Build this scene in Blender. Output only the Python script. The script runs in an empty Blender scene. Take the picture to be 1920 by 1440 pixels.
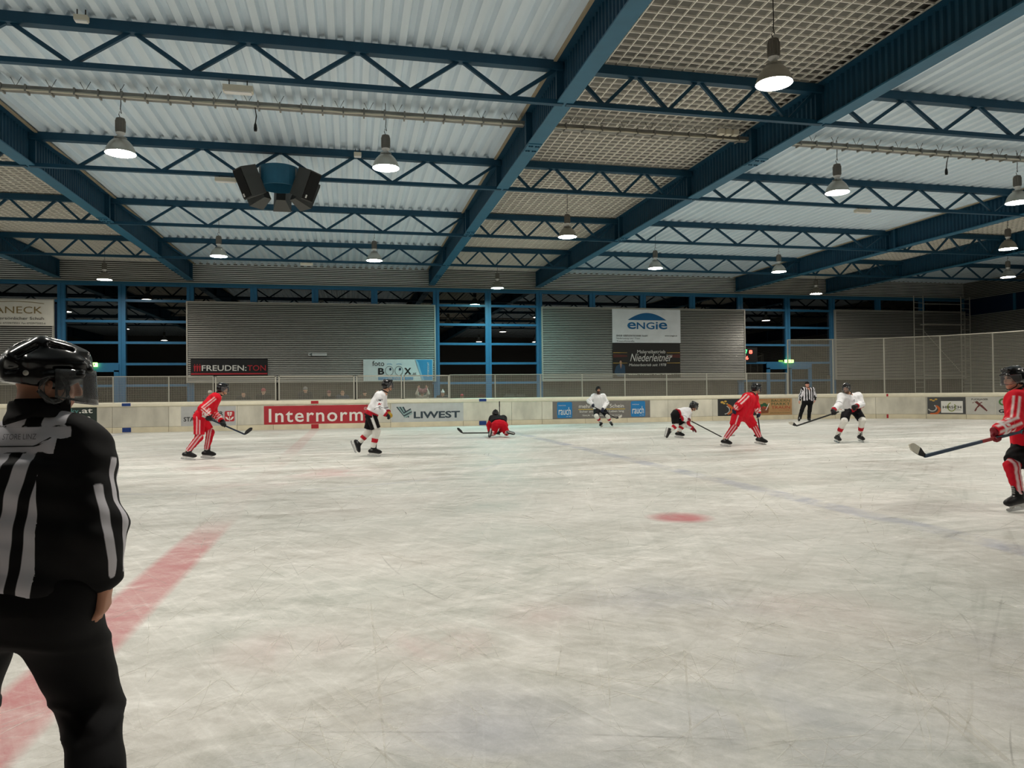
import bpy, bmesh, math, random
import numpy as np
from mathutils import Vector, Matrix
from mathutils.bvhtree import BVHTree

C = bpy.context.scene.collection
SC = bpy.context.scene
PI = math.pi
rng = random.Random(7)

# ------------------------------------------------------------------ camera
CAM_YAW, CAM_PITCH, CAM_ROLL, CAM_H = 0.2164961, 0.0124776, -0.0109992, 1.4
def make_camera():
    cy, sy = math.cos(CAM_YAW), math.sin(CAM_YAW)
    f0 = Vector((sy, cy, 0)); r0 = Vector((cy, -sy, 0)); u0 = Vector((0, 0, 1))
    f = f0*math.cos(CAM_PITCH) + u0*math.sin(CAM_PITCH)
    u = u0*math.cos(CAM_PITCH) - f0*math.sin(CAM_PITCH)
    r = r0*math.cos(CAM_ROLL) + u*math.sin(CAM_ROLL)
    u2 = u*math.cos(CAM_ROLL) - r0*math.sin(CAM_ROLL)
    cam = bpy.data.cameras.new('camera')
    cam.sensor_fit = 'HORIZONTAL'; cam.sensor_width = 36
    cam.lens = 1370.4/1920*36
    cam.clip_start = 0.05; cam.clip_end = 300
    o = bpy.data.objects.new('camera', cam); C.objects.link(o)
    m = Matrix((r, u2, -f)).transposed().to_4x4(); m.translation = (0, 0, CAM_H)
    o.matrix_world = m
    SC.camera = o
make_camera()

# ------------------------------------------------------------------ night sky, exposure
W = bpy.data.worlds.new('night'); SC.world = W; W.use_nodes = True
bg = W.node_tree.nodes['Background']
bg.inputs['Color'].default_value = (0.05, 0.09, 0.16, 1); bg.inputs['Strength'].default_value = 0.02
SC.view_settings.view_transform = 'Standard'
SC.view_settings.look = 'None'
SC.view_settings.gamma = 1
SC.view_settings.use_curve_mapping = False
SC.view_settings.exposure = 1.92
SC.cycles.max_bounces = 7; SC.cycles.diffuse_bounces = 4; SC.cycles.glossy_bounces = 3; SC.cycles.transmission_bounces = 4; SC.cycles.transparent_max_bounces = 8
LAMP_STRENGTH = 62.0          # every hall lamp's glowing glass

# ------------------------------------------------------------------ helpers
def lin(c):
    if isinstance(c, str):
        c = [int(c[i:i+2], 16)/255 for i in (0, 2, 4)]
    else:
        c = [v/255 for v in c]
    return tuple((v/12.92 if v <= .04045 else ((v+.055)/1.055)**2.4) for v in c)

def mat(name, col, rough=.6, metal=0.0, spec=.4, noise=0.0, nscale=6.0, nstretch=(1, 1, 1), bump=0.0, rand=0.0, coat=0.0):
    m = bpy.data.materials.new(name); m.use_nodes = True
    nt = m.node_tree; N = nt.nodes; L = nt.links
    b = N['Principled BSDF']
    c = lin(col)
    b.inputs['Base Color'].default_value = (*c, 1)
    b.inputs['Roughness'].default_value = rough
    b.inputs['Metallic'].default_value = metal
    b.inputs['Specular IOR Level'].default_value = spec
    b.inputs['Coat Weight'].default_value = coat
    if noise or bump:
        tc = N.new('ShaderNodeTexCoord'); mp = N.new('ShaderNodeMapping'); mp.inputs['Scale'].default_value = nstretch
        nz = N.new('ShaderNodeTexNoise'); nz.inputs['Scale'].default_value = nscale; nz.inputs['Detail'].default_value = 5
        L.new(tc.outputs['Object'], mp.inputs['Vector']); L.new(mp.outputs[0], nz.inputs['Vector'])
    last = None
    if noise:
        r = N.new('ShaderNodeMapRange'); r.inputs['From Min'].default_value = .3; r.inputs['From Max'].default_value = .7
        r.inputs['To Min'].default_value = 1-noise; r.inputs['To Max'].default_value = 1+noise*.4
        L.new(nz.outputs['Fac'], r.inputs['Value'])
        last = r.outputs[0]
    if rand:
        oi = N.new('ShaderNodeObjectInfo'); r2 = N.new('ShaderNodeMapRange')
        r2.inputs['To Min'].default_value = 1-rand; r2.inputs['To Max'].default_value = 1
        L.new(oi.outputs['Random'], r2.inputs['Value'])
        if last is None: last = r2.outputs[0]
        else:
            mu = N.new('ShaderNodeMath'); mu.operation = 'MULTIPLY'; L.new(last, mu.inputs[0]); L.new(r2.outputs[0], mu.inputs[1]); last = mu.outputs[0]
    if last is not None:
        v = N.new('ShaderNodeVectorMath'); v.operation = 'SCALE'; v.inputs[0].default_value = c
        L.new(last, v.inputs['Scale']); L.new(v.outputs[0], b.inputs['Base Color'])
    if bump:
        bp = N.new('ShaderNodeBump'); bp.inputs['Strength'].default_value = bump; bp.inputs['Distance'].default_value = .02
        L.new(nz.outputs['Fac'], bp.inputs['Height']); L.new(bp.outputs[0], b.inputs['Normal'])
    return m

def emit(name, col, strength):
    m = bpy.data.materials.new(name); m.use_nodes = True
    b = m.node_tree.nodes['Principled BSDF']
    b.inputs['Base Color'].default_value = (*lin(col), 1)
    b.inputs['Emission Color'].default_value = (*lin(col), 1)
    b.inputs['Emission Strength'].default_value = strength
    return m

def glassy(name, tint, refl_ior=1.5, rough=0.0, opacity=0.0):
    """thin sheet: clear with a Fresnel reflection and an optional share of dusty white"""
    m = bpy.data.materials.new(name); m.use_nodes = True
    nt = m.node_tree; N = nt.nodes; L = nt.links
    for n in list(N):
        if n.type == 'BSDF_PRINCIPLED': N.remove(n)
    out = N['Material Output']
    t = N.new('ShaderNodeBsdfTransparent'); t.inputs['Color'].default_value = (*lin(tint), 1)
    g = N.new('ShaderNodeBsdfGlossy'); g.inputs['Roughness'].default_value = rough
    fr = N.new('ShaderNodeFresnel'); fr.inputs['IOR'].default_value = refl_ior
    mx = N.new('ShaderNodeMixShader')
    L.new(fr.outputs[0], mx.inputs[0]); L.new(t.outputs[0], mx.inputs[1]); L.new(g.outputs[0], mx.inputs[2])
    last = mx
    if opacity:
        d = N.new('ShaderNodeBsdfDiffuse'); d.inputs['Color'].default_value = (.7, .72, .75, 1)
        m2 = N.new('ShaderNodeMixShader'); m2.inputs[0].default_value = opacity
        L.new(mx.outputs[0], m2.inputs[1]); L.new(d.outputs[0], m2.inputs[2]); last = m2
    L.new(last.outputs[0], out.inputs['Surface'])
    return m

def tag(o, label=None, cat=None, group=None, kind=None):
    if label: o['label'] = label
    if cat: o['category'] = cat
    if group: o['group'] = group
    if kind: o['kind'] = kind
    return o

def empty(name, loc=(0, 0, 0), label=None, cat=None, group=None, rz=0.0, kind=None):
    o = bpy.data.objects.new(name, None); C.objects.link(o)
    o.location = loc; o.rotation_euler = (0, 0, rz); o.empty_display_size = .1
    return tag(o, label, cat, group, kind)

def copy_tree(o, parent=None):
    c = o.copy(); C.objects.link(c)
    if parent: c.parent = parent
    for ch in list(o.children): copy_tree(ch, c)
    return c

class MB:
    def __init__(s): s.v = []; s.f = []
    def add(s, vs, fs):
        n = len(s.v); s.v += [tuple(v) for v in vs]; s.f += [tuple(i+n for i in f) for f in fs]; return s
    def box(s, x0, x1, y0, y1, z0, z1):
        return s.add([(x0, y0, z0), (x1, y0, z0), (x1, y1, z0), (x0, y1, z0), (x0, y0, z1), (x1, y0, z1), (x1, y1, z1), (x0, y1, z1)],
                     [(0, 3, 2, 1), (4, 5, 6, 7), (0, 1, 5, 4), (1, 2, 6, 5), (2, 3, 7, 6), (3, 0, 4, 7)])
    def bar(s, p, q, w, h, up=(0, 0, 1)):
        p = Vector(p); q = Vector(q); d = (q-p).normalized(); u = Vector(up)
        if abs(d.dot(u)) > .98: u = Vector((0, 1, 0))
        r = d.cross(u).normalized(); u = r.cross(d).normalized()
        vs = []
        for e in (p, q):
            for a, b in ((-1, -1), (1, -1), (1, 1), (-1, 1)): vs.append(e + r*a*w/2 + u*b*h/2)
        return s.add(vs, [(0, 1, 2, 3), (7, 6, 5, 4), (0, 4, 5, 1), (1, 5, 6, 2), (2, 6, 7, 3), (3, 7, 4, 0)])
    def tube(s, pts, r, n=8, caps=True):
        pts = [Vector(p) for p in pts]; rs = r if isinstance(r, (list, tuple)) else [r]*len(pts)
        ref = Vector((0, 0, 1)); vs = []; k = len(pts); fs = []
        for i, p in enumerate(pts):
            d = (pts[min(i+1, k-1)]-pts[max(i-1, 0)]).normalized()
            a = ref if abs(d.dot(ref)) < .95 else Vector((1, 0, 0))
            x = d.cross(a).normalized(); y = d.cross(x)
            for j in range(n):
                t = 2*PI*j/n; vs.append(p + (x*math.cos(t)+y*math.sin(t))*rs[i])
        for i in range(k-1):
            for j in range(n):
                a = i*n+j; b = i*n+(j+1) % n; fs.append((a, b, b+n, a+n))
        if caps: fs += [tuple(range(n))[::-1], tuple(range((k-1)*n, k*n))]
        return s.add(vs, fs)
    def lathe(s, prof, n=24, c=(0, 0, 0)):
        vs = []; fs = []; k = len(prof)
        for r, z in prof:
            for j in range(n):
                t = 2*PI*j/n; vs.append((c[0]+r*math.cos(t), c[1]+r*math.sin(t), c[2]+z))
        for i in range(k-1):
            for j in range(n):
                a = i*n+j; b = i*n+(j+1) % n; fs.append((a, b, b+n, a+n))
        return s.add(vs, fs)
    def prism(s, poly, f0, f1):
        """poly: 2-D outline; f0/f1 map (u,v) to 3-D for the two faces"""
        n = len(poly)
        s.add([f0(*p) for p in poly]+[f1(*p) for p in poly],
              [tuple(range(n))[::-1], tuple(range(n, 2*n))]+[(i, (i+1) % n, (i+1) % n+n, i+n) for i in range(n)])
        return s
    def sheet(s, prof, ext):
        """open profile (list of 3-D points) extruded by the vector ext"""
        n = len(prof); e = Vector(ext)
        return s.add([Vector(p) for p in prof]+[Vector(p)+e for p in prof], [(i, i+1, i+1+n, i+n) for i in range(n-1)])
    def map(s, fn): s.v = [tuple(fn(*v)) for v in s.v]; return s
    def build(s, name, m, parent=None, smooth=False, loc=None, kind=None, label=None, recalc=True):
        me = bpy.data.meshes.new(name); me.from_pydata(s.v, [], s.f)
        if recalc:
            bm = bmesh.new(); bm.from_mesh(me); bmesh.ops.recalc_face_normals(bm, faces=bm.faces); bm.to_mesh(me); bm.free()
        if smooth: me.shade_smooth()
        o = bpy.data.objects.new(name, me); C.objects.link(o)
        if m: me.materials.append(m)
        if parent: o.parent = parent
        if loc: o.location = loc
        if kind: o['kind'] = kind
        if label: o['label'] = label
        return o

def text_geo(txt, bold=0.0, shear=0.0, res=3, spacing=1.0):
    """outline letters as flat 2-D verts + faces, scaled to the unit box"""
    cu = bpy.data.curves.new('lettering', 'FONT'); cu.body = txt; cu.offset = bold; cu.shear = shear
    cu.resolution_u = res; cu.space_character = spacing; cu.fill_mode = 'FRONT'
    o = bpy.data.objects.new('lettering', cu); C.objects.link(o)
    dg = bpy.context.evaluated_depsgraph_get(); dg.update()
    me = bpy.data.meshes.new_from_object(o.evaluated_get(dg))
    vs = np.array([v.co[:2] for v in me.vertices]); fs = [tuple(p.vertices) for p in me.polygons]
    bpy.data.objects.remove(o); bpy.data.curves.remove(cu); bpy.data.meshes.remove(me)
    lo = vs.min(0); hi = vs.max(0)
    return (vs-lo)/(hi-lo), fs

def lettering(txt, x0, x1, z0, z1, m, parent, place, bold=0.0, shear=0.0, depth=.004, name='lettering', spacing=1.0):
    """letters filling the box x0..x1, z0..z1 on a board; place(x, z, t) gives the 3-D point, t out of the face"""
    vs, fs = text_geo(txt, bold, shear, spacing=spacing)
    P = [place(x0+(x1-x0)*u, z0+(z1-z0)*v, depth) for u, v in vs]
    mb = MB(); mb.add(P, fs)
    return mb.build(name, m, parent)

# ------------------------------------------------------------------ shared materials
M = {}
M['blue'] = mat('blue_paint', '2A6683', .45, noise=.12, nscale=3)
M['blue_dark'] = mat('blue_paint_shaded', '16465F', .5, noise=.12, nscale=3)  # same blue paint, darkened to put shade into webs and trusses
M['galv'] = mat('galvanised_roof_sheet', 'DCEBF6', .5, metal=.0, spec=.4, noise=.07, nscale=1.6, nstretch=(3, .25, 1))
M['clad'] = mat('grey_wall_sheet', 'A9A6A0', .42, metal=.2, noise=.12, nscale=2, nstretch=(.4, 1, 2))
M['band'] = mat('brightened_zinc_sheet', 'E6E7E4', .42, metal=.1, noise=.08, nscale=2, nstretch=(.4, 1, 2))  # sheet colour lightened to stand in for light bounced off the ice
M['trim'] = mat('pale_metal_trim', 'B8B5AC', .5, metal=.3)
M['grid'] = mat('cream_grid_bars', 'F0ECE2', .6)
M['panelgrey'] = mat('grey_ceiling_board', '85847F', .9, noise=.15, nscale=2)
M['tray'] = mat('galvanised_tray', '8C8B86', .5, metal=.3, noise=.2, nscale=4)
M['cream'] = mat('cream_plastic', 'D8D2C0', .5)
M['black'] = mat('black_plastic', '0C0C0E', .4)
M['white'] = mat('white_plastic', 'E6E6E4', .4)
M['alu'] = mat('brushed_aluminium', 'B9B6AE', .35, metal=.8, noise=.15, nscale=3)
M['lampgrey'] = mat('grey_lamp_housing', '77746E', .5, metal=.4)
M['cable'] = mat('dark_cable', '2A2826', .6)
# ================================================================== the setting
Y_NEAR, Y_WALL, X_LEFT, X_RIGHT, Z_ROOF = -7.0, 36.0, -30.0, 35.0, 7.52
X_CENTRE, Y_BOARD, X_ARC, R_ARC = -1.44, 31.5, 20.0, 8.5     # red line, far boards, start and radius of the rink's corner
GX = [-23.8, -12.7, -7.2, 3.9, 9.3, 20.4, 25.9]               # girder axes; wide bays alternate with narrow ones
TY = [12.95, 18.7, 24.45, 30.2, 35.75]                        # truss axes

def ice_material():
    m = bpy.data.materials.new('scratched_ice'); m.use_nodes = True
    nt = m.node_tree; N = nt.nodes; L = nt.links; b = N['Principled BSDF']
    tc = N.new('ShaderNodeTexCoord'); pos = tc.outputs['Object']
    sx = N.new('ShaderNodeSeparateXYZ'); L.new(pos, sx.inputs[0])
    def math_(op, a, bb=None, c=None, clamp=False):
        n = N.new('ShaderNodeMath'); n.operation = op; n.use_clamp = clamp
        for i, v in enumerate((a, bb, c)):
            if v is None: continue
            if isinstance(v, (int, float)): n.inputs[i].default_value = v
            else: L.new(v, n.inputs[i])
        return n.outputs[0]
    def noise(scale, detail=5, rot=0.0, stretch=(1, 1, 1), dist=0.0, rough=.55):
        mp = N.new('ShaderNodeMapping'); mp.vector_type = 'TEXTURE'; mp.inputs['Scale'].default_value = tuple(1/q for q in stretch); mp.inputs['Rotation'].default_value = (0, 0, rot)
        L.new(pos, mp.inputs['Vector'])
        n = N.new('ShaderNodeTexNoise'); n.inputs['Scale'].default_value = scale; n.inputs['Detail'].default_value = detail
        n.inputs['Distortion'].default_value = dist; n.inputs['Roughness'].default_value = rough
        L.new(mp.outputs[0], n.inputs['Vector']); return n.outputs['Fac']
    def ramp(v, a, bb, lo=0.0, hi=1.0):
        r = N.new('ShaderNodeMapRange'); r.inputs['From Min'].default_value = a; r.inputs['From Max'].default_value = bb
        r.inputs['To Min'].default_value = lo; r.inputs['To Max'].default_value = hi; L.new(v, r.inputs['Value']); return r.outputs[0]
    def mix(fac, a, bb):
        n = N.new('ShaderNodeMix'); n.data_type = 'RGBA'
        if isinstance(fac, float): n.inputs[0].default_value = fac
        else: L.new(fac, n.inputs[0])
        for k, v in ((6, a), (7, bb)):
            if isinstance(v, tuple): n.inputs[k].default_value = (*v, 1)
            else: L.new(v, n.inputs[k])
        return n.outputs[2]
    X, Y = sx.outputs[0], sx.outputs[1]
    bare = lin('B4B2AC'); snow = lin('F0EEE9')
    cloud = ramp(noise(.35, 5, .3, (.7, 1.3, 1), .6), .34, .68)
    fine = ramp(noise(2.6, 5, -.5, (1, 1.6, 1), 1.2, .65), .38, .66)
    grit = math_('ADD', math_('MULTIPLY', ramp(noise(30, 4, 0, (1, 1, 1), 0, .7), .4, .68), .6), math_('MULTIPLY', ramp(noise(110, 3, 0, (1, 1, 1), 0, .7), .5, .72), .8))
    amount = math_('ADD', math_('MULTIPLY', cloud, .46), math_('MULTIPLY', fine, .36))
    amount = math_('ADD', amount, math_('MULTIPLY', grit, .3))
    # long shallow skate sweeps in a few directions
    for rot, sc, st, lo, hi, wgt in ((.35, 1.6, (.3, 4, 1), .5, .7, .2), (1.25, 1.8, (.3, 4, 1), .5, .7, .17), (-.5, 1.7, (.3, 4, 1), .5, .7, .2), (-1.1, 2.0, (.25, 5, 1), .52, .7, .16), (.05, 1.4, (.25, 3, 1), .5, .7, .22), (2.0, 3.2, (.2, 7, 1), .55, .68, .16)):
        amount = math_('ADD', amount, math_('MULTIPLY', ramp(noise(sc, 3, rot, st, .8), lo, hi), wgt))
    for rot, sc, st, wgt in ((.8, 2.2, (.22, 5, 1), .2), (-.75, 2.4, (.2, 6, 1), .2), (.15, 1.6, (.3, 3, 1), .22)):
        amount = math_('SUBTRACT', amount, math_('MULTIPLY', ramp(noise(sc, 3, rot, st, .7), .55, .7), wgt))
    sweep = math_('MULTIPLY', ramp(noise(.9, 4, .04, (.22, 2.4, 1), .6), .42, .66, -.5, .5), ramp(Y, 8, 13))
    amount = math_('ADD', amount, math_('MULTIPLY', sweep, .42))
    # thin blade cuts
    for rot, sc in ((.5, 26.0), (-.6, 22.0), (1.4, 30.0)):
        v = noise(1.0, 2, rot, (.5, sc, 1), .3)
        amount = math_('ADD', amount, math_('MULTIPLY', ramp(v, .67, .70), .09))
    amount = math_('MULTIPLY', amount, .82, clamp=True)
    tint = ramp(noise(.5, 3, 1.0), .35, .65)
    bare_ = mix(tint, lin('B4AFA6'), lin('AEB1A8'))
    col = mix(amount, bare_, snow)
    # painted lines and spots seen through the frosted surface, plus one painted lamp tint
    patchy = ramp(noise(1.1, 4, .2, (1, 1, 1), .8, .65), .36, .62)
    def band(coord, c, half, soft):
        d = math_('ABSOLUTE', math_('SUBTRACT', coord, c)); return ramp(d, half+soft, half-soft)
    near = ramp(Y, 8.8, 7.2); far = ramp(Y, 17.5, 19.5, 0, .30)
    vis = math_('MAXIMUM', math_('ADD', near, .08), far)
    red = math_('MULTIPLY', band(X, X_CENTRE-.02, .17, .035), math_('MULTIPLY', vis, ramp(amount, 1.1, .2, .28, .62)))
    def spot(x, y, r, soft=.1):
        d = N.new('ShaderNodeVectorMath'); d.operation = 'DISTANCE'; L.new(pos, d.inputs[0]); d.inputs[1].default_value = (x, y, 0)
        return ramp(d.outputs['Value'], r+soft, r-soft)
    def ring(x, y, r, w):
        d = N.new('ShaderNodeVectorMath'); d.operation = 'DISTANCE'; L.new(pos, d.inputs[0]); d.inputs[1].default_value = (x, y, 0)
        return band(d.outputs['Value'], r, w, .05)
    red = math_('MAXIMUM', red, math_('MULTIPLY', spot(3.55, 7.55, .3), math_('ADD', math_('MULTIPLY', patchy, .4), .4)))
    for x, y, r, a in ((.45, 4.15, .35, .28), (-.35, 4.25, .4, .2), (1.15, 4.45, .35, .18), (-2.6, 15.2, .9, .3), (-.3, 13.6, 1.1, .34), (2.9, 4.2, .5, .12), (-1.5, 12.0, .8, .2)):
        red = math_('MAXIMUM', red, math_('MULTIPLY', math_('MULTIPLY', spot(x, y, r*.6, r*.5), patchy), a))
    col = mix(red, col, lin('C4505C'))
    blue = math_('MAXIMUM', band(X, 5.62, .17, .05), band(X, -8.6, .17, .05))
    blue = math_('MULTIPLY', blue, math_('MULTIPLY', patchy, .42))
    for x, y, r, a in ((.55, 3.0, .75, .3), (-.2, 2.75, .5, .25), (1.7, 2.75, .9, .25), (2.1, 3.3, .6, .22), (.9, 2.6, .5, .25), (3.2, 3.0, .8, .2), (2.0, 4.6, .9, .2), (4.0, 23.0, 1.6, .3)):  # blotches in the ice; the farthest paints the cool lamp's teal light
        blue = math_('MAXIMUM', blue, math_('MULTIPLY', math_('MULTIPLY', spot(x, y, r*.5, r*.5), patchy), a))
    blue = math_('MAXIMUM', blue, math_('MULTIPLY', ring(X_CENTRE, 15.7, 4.5, .05), math_('MULTIPLY', patchy, .22)))
    col = mix(blue, col, lin('6C79A2'))
    L.new(col, b.inputs['Base Color'])
    L.new(ramp(amount, 0, 1, .38, .75), b.inputs['Roughness'])
    b.inputs['Specular IOR Level'].default_value = .28
    bp = N.new('ShaderNodeBump'); bp.inputs['Strength'].default_value = .25; bp.inputs['Distance'].default_value = .01
    L.new(amount, bp.inputs['Height']); L.new(bp.outputs[0], b.inputs['Normal'])
    return m

def rink_outline():
    xl = 2*X_CENTRE-X_ARC-R_ARC; xr = X_ARC+R_ARC; y0, y1 = -.12, Y_BOARD; r = R_ARC; P = []
    for cx, cy, a0 in ((xr-r, y1-r, 0), (xl+r, y1-r, 90), (xl+r, y0+r, 180), (xr-r, y0+r, 270)):
        for k in range(13):
            a = math.radians(a0+k*7.5); P.append((cx+r*math.cos(a), cy+r*math.sin(a)))
    return P
MB().prism(rink_outline(), lambda x, y: (x, y, 0), lambda x, y: (x, y, -.06)).build('floor', ice_material(), kind='structure')
M['concrete'] = mat('dark_rubber_floor', '4A4946', .85, noise=.3, nscale=3)
MB().box(X_LEFT, X_RIGHT, Y_NEAR, Y_WALL+.1, -.2, -.06).build('floor_aisle', M['concrete'], kind='structure')

# skate cuts: thin ribbons of snow and of clear dark ice lying on the surface
def cut_ribbons(name, n, seed, col, label, alpha, lw=1.0):
    r = random.Random(seed); mb = MB()
    for i in range(n):
        y = 2.2+(r.random()**1.7)*20; x = r.uniform(-.75, 1.35)*(y+1.5)+.5
        if not (-20 < x < 24): continue
        a = r.uniform(0, 2*PI); L = r.uniform(.6, 4.5)*(.6+y*.06); cur = r.choice((0, .04, -.06, .12, -.15, .3, -.35, .8))*r.uniform(.5, 1.2)
        w = r.choice((.0012, .0012, .0018, .0018, .0025, .004, .007))*(.7+y*.07); k = 26; pts = []
        for j in range(k+1):
            pts.append((x, y, a)); a += cur*L/k; x += math.cos(a)*L/k; y += math.sin(a)*L/k
        vs = []
        for j, (px, py, pa) in enumerate(pts):
            t = j/k; ww = w*lw*min(1, 6*t+.1, 6*(1-t)+.1)*(.6+.6*r.random())
            for s in (-1, 1): vs.append((px-math.sin(pa)*ww*s, py+math.cos(pa)*ww*s, .0012))
        if any(not (.2 < p[1] < 31) for p in pts): continue
        mb.add(vs, [(2*j, 2*j+1, 2*j+3, 2*j+2) for j in range(k)])
    m = mat(name+'_material', col, .7, noise=.3, nscale=9)
    nt = m.node_tree; b = nt.nodes['Principled BSDF']
    tc = nt.nodes.new('ShaderNodeTexCoord'); nz = nt.nodes.new('ShaderNodeTexNoise'); nz.inputs['Scale'].default_value = 2.2; nz.inputs['Detail'].default_value = 6
    mr = nt.nodes.new('ShaderNodeMapRange'); mr.inputs['From Min'].default_value = .4; mr.inputs['From Max'].default_value = .65; mr.inputs['To Max'].default_value = alpha
    nt.links.new(tc.outputs['Object'], nz.inputs['Vector']); nt.links.new(nz.outputs[0], mr.inputs['Value']); nt.links.new(mr.outputs[0], b.inputs['Alpha'])
    o = mb.build(name, m, recalc=False); tag(o, label, 'skate marks', kind='stuff'); return o
cut_ribbons('snowy_skate_cuts', 1700, 3, 'F4F1E8', 'fine pale curved skate cuts scratched across the whole ice', .5)
cut_ribbons('dark_skate_cuts', 100, 5, '6F6E69', 'thin dark curved skate cuts scratched across the whole ice', .22)

# ------------------------------------------------------------------ roof skin
def corrugated_bay(x0, x1, name):
    prof = []; n = round((x1-x0)/.3); p = (x1-x0)/n
    for i in range(n):
        x = x0+i*p
        for dx, z in ((0, 0), (.26, 0), (.38, .10), (.68, .10), (.86, 0)):
            prof.append((x+dx*p, Y_NEAR, Z_ROOF+z))
    prof.append((x1, Y_NEAR, Z_ROOF))
    return MB().sheet(prof, (0, Y_WALL-Y_NEAR, 0)).build(name, M['galv'], kind='structure')
WIDE = [(-23.8, -12.7), (-7.2, 3.9), (9.3, 20.4), (25.9, 35.0)]
NARROW = [(-30.0, -23.8), (-12.7, -7.2), (3.9, 9.3), (20.4, 25.9)]
for i, (a, b_) in enumerate(WIDE): corrugated_bay(a, b_, 'ceiling_sheet')
for i, (a, b_) in enumerate(NARROW):
    MB().box(a, b_, Y_NEAR, Y_WALL, Z_ROOF+.2, Z_ROOF+.25).build('ceiling_board', M['panelgrey'], kind='structure')
MB().box(X_LEFT, X_RIGHT, Y_NEAR, Y_WALL, Z_ROOF+.3, Z_ROOF+.4).build('ceiling_deck', M['panelgrey'], kind='structure')

def grid_panel(x0, x1, label):
    mb = MB(); p = .225; z = Z_ROOF+.03; w = .010
    n = int((x1-x0-.2)/p)
    for i in range(n+1):
        x = x0+.12+i*p; mb.box(x-w, x+w, 4.0, Y_WALL-.1, z, z+.035)
    k = int((Y_WALL-4.2)/p)
    for j in range(k+1):
        y = 4.05+j*p; mb.box(x0+.02, x1-.02, y-w, y+w, z+.004, z+.039)
    o = mb.build('ceiling_grid', M['grid']); return tag(o, label, 'ceiling grid', 'cream bar grids under the narrow bays')
grid_panel(-12.7, -7.2, 'cream bar grid in the narrow roof bay beside the loudspeaker bay')
grid_panel(3.9, 9.3, 'cream bar grid in the narrow roof bay that holds the biggest lamp')
grid_panel(20.4, 25.9, 'cream bar grid in the narrow roof bay nearest the scaffold tower')

for i, x in enumerate((-7.2, 3.9, 20.4)):
    s_ = 1 if x < 0 else -1
    MB().box(min(x+s_*.16, x+s_*.22), max(x+s_*.16, x+s_*.22), Y_NEAR, Y_WALL, Z_ROOF-.035, Z_ROOF-.001).build('trim_%d' % (i+3), mat('tan_edge_strip', 'A99C84', .7), kind='structure')
# ------------------------------------------------------------------ end walls and far wall
def ribbed(x0, x1, y, z0, z1, pitch=.09, dep=.06, lip=.054):
    """horizontal metal ribs with deep grooves between them"""
    mb = MB(); z = z0; n = max(1, round((z1-z0)/pitch)); p = (z1-z0)/n
    for i in range(n):
        z = z0+i*p+.018; mb.sheet([(x0, y, z+.004), (x0, y-dep, z), (x0, y-dep*.86, z+lip*.7), (x0, y-dep*.55, z+lip), (x0, y, z+lip)], (x1-x0, 0, 0))
    return mb
M['groove'] = mat('dark_groove_liner', '141412', .9)
def ribbed_x(y0, y1, x, z0, z1):
    return ribbed(y0, y1, 0, z0, z1).map(lambda a, d, z: (x+d, a, z))
ribbed(X_LEFT, X_RIGHT, 36.0, 6.62, Z_ROOF+.1).build('wall_back_band', M['band'], kind='structure')
MB().box(X_LEFT, X_RIGHT, 36.0, 36.1, 6.62, Z_ROOF+.1).build('wall_back_liner', M['groove'], kind='structure')
M['plinth'] = mat('dark_plinth', '4B4740', .9, noise=.4, nscale=1.4)
for a, b_ in WIDE:
    MB().box(max(a, X_LEFT), b_, 36.0, 36.12, -.06, 2.2).build('wall_back_plinth', M['plinth'], kind='structure')
MB().box(X_LEFT, X_RIGHT, 35.9, 36.06, 6.52, 6.62).build('trim_1', M['blue'], kind='structure')
MB().bar((X_LEFT, 35.86, 6.66), (X_RIGHT, 35.86, 6.66), .03, .035).build('trim_2', M['trim'], kind='structure')

M['window_glass'] = glassy('night_window_glass', '101418', 2.1)
M['frame'] = mat('blue_window_frame', '2A6A92', .4, noise=.08)
def window(name, x0, x1, z0, z1, cols, rows, door=None):
    root = empty(name, (0, 0, 0), kind='structure')
    fr = MB(); yw = 36.0
    for x in cols: fr.box(x-.15, x-.03, yw-.09, yw+.05, z0, z1).box(x+.03, x+.15, yw-.09, yw+.05, z0, z1).box(x-.03, x+.03, yw-.06, yw+.05, z0, z1)
    for z in rows: fr.box(x0, x1, yw-.07, yw+.05, z-.055, z+.055)
    fr.build('window_frame', M['frame'], root)
    MB().box(x0, x1, yw+.055, yw+.07, z0, z1).build('glass_pane', M['window_glass'], root)
    return root
ROWS = (6.5, 5.78, 4.83, 3.87, 2.9, 1.93, .35)
window('window_1', -12.7, -7.2, 0, 6.55, (-12.55, -10.08, -7.2), ROWS)
window('window_2', 3.9, 9.4, 0, 6.55, (4.12, 6.72, 9.36), ROWS)
window('window_3', 20.4, 26.3, 0, 6.55, (20.6, 23.45, 26.25), ROWS)
for i, (a, b_, n) in enumerate(((-23.8, -12.7, 4), (-7.2, 3.9, 4), (9.4, 20.6, 4), (26.3, 35.0, 3))):
    cols = [a+(b_-a)*k/n for k in range(1, n)]
    window('window_%d' % (i+4), a, b_, 5.6, 6.55, cols, (6.5, 5.72))
# outer doors set in the glazing, under the exit signs
for nm, xs in (('door_1', (-11.45, -10.3)), ('door_2', (22.2, 24.75))):
    root = empty(nm, (0, 0, 0), kind='structure'); d = MB(); a, b_ = xs
    mid = [a, b_] if nm == 'door_1' else [a, (a+b_)/2-.05, (a+b_)/2+.05, b_]
    for x in mid: d.box(x-.1, x+.1, 35.86, 35.93, 0, 2.62)
    d.box(a-.1, b_+.1, 35.86, 35.93, 2.55, 2.9)
    d.box(a-.1, b_+.1, 35.86, 35.93, 0, .25)
    d.build('door_frame', M['frame'], root)
    MB().box(b_-.3, b_-.12, 35.8, 35.86, 1.02, 1.06).build('door_handle', M['alu'], root)

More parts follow.
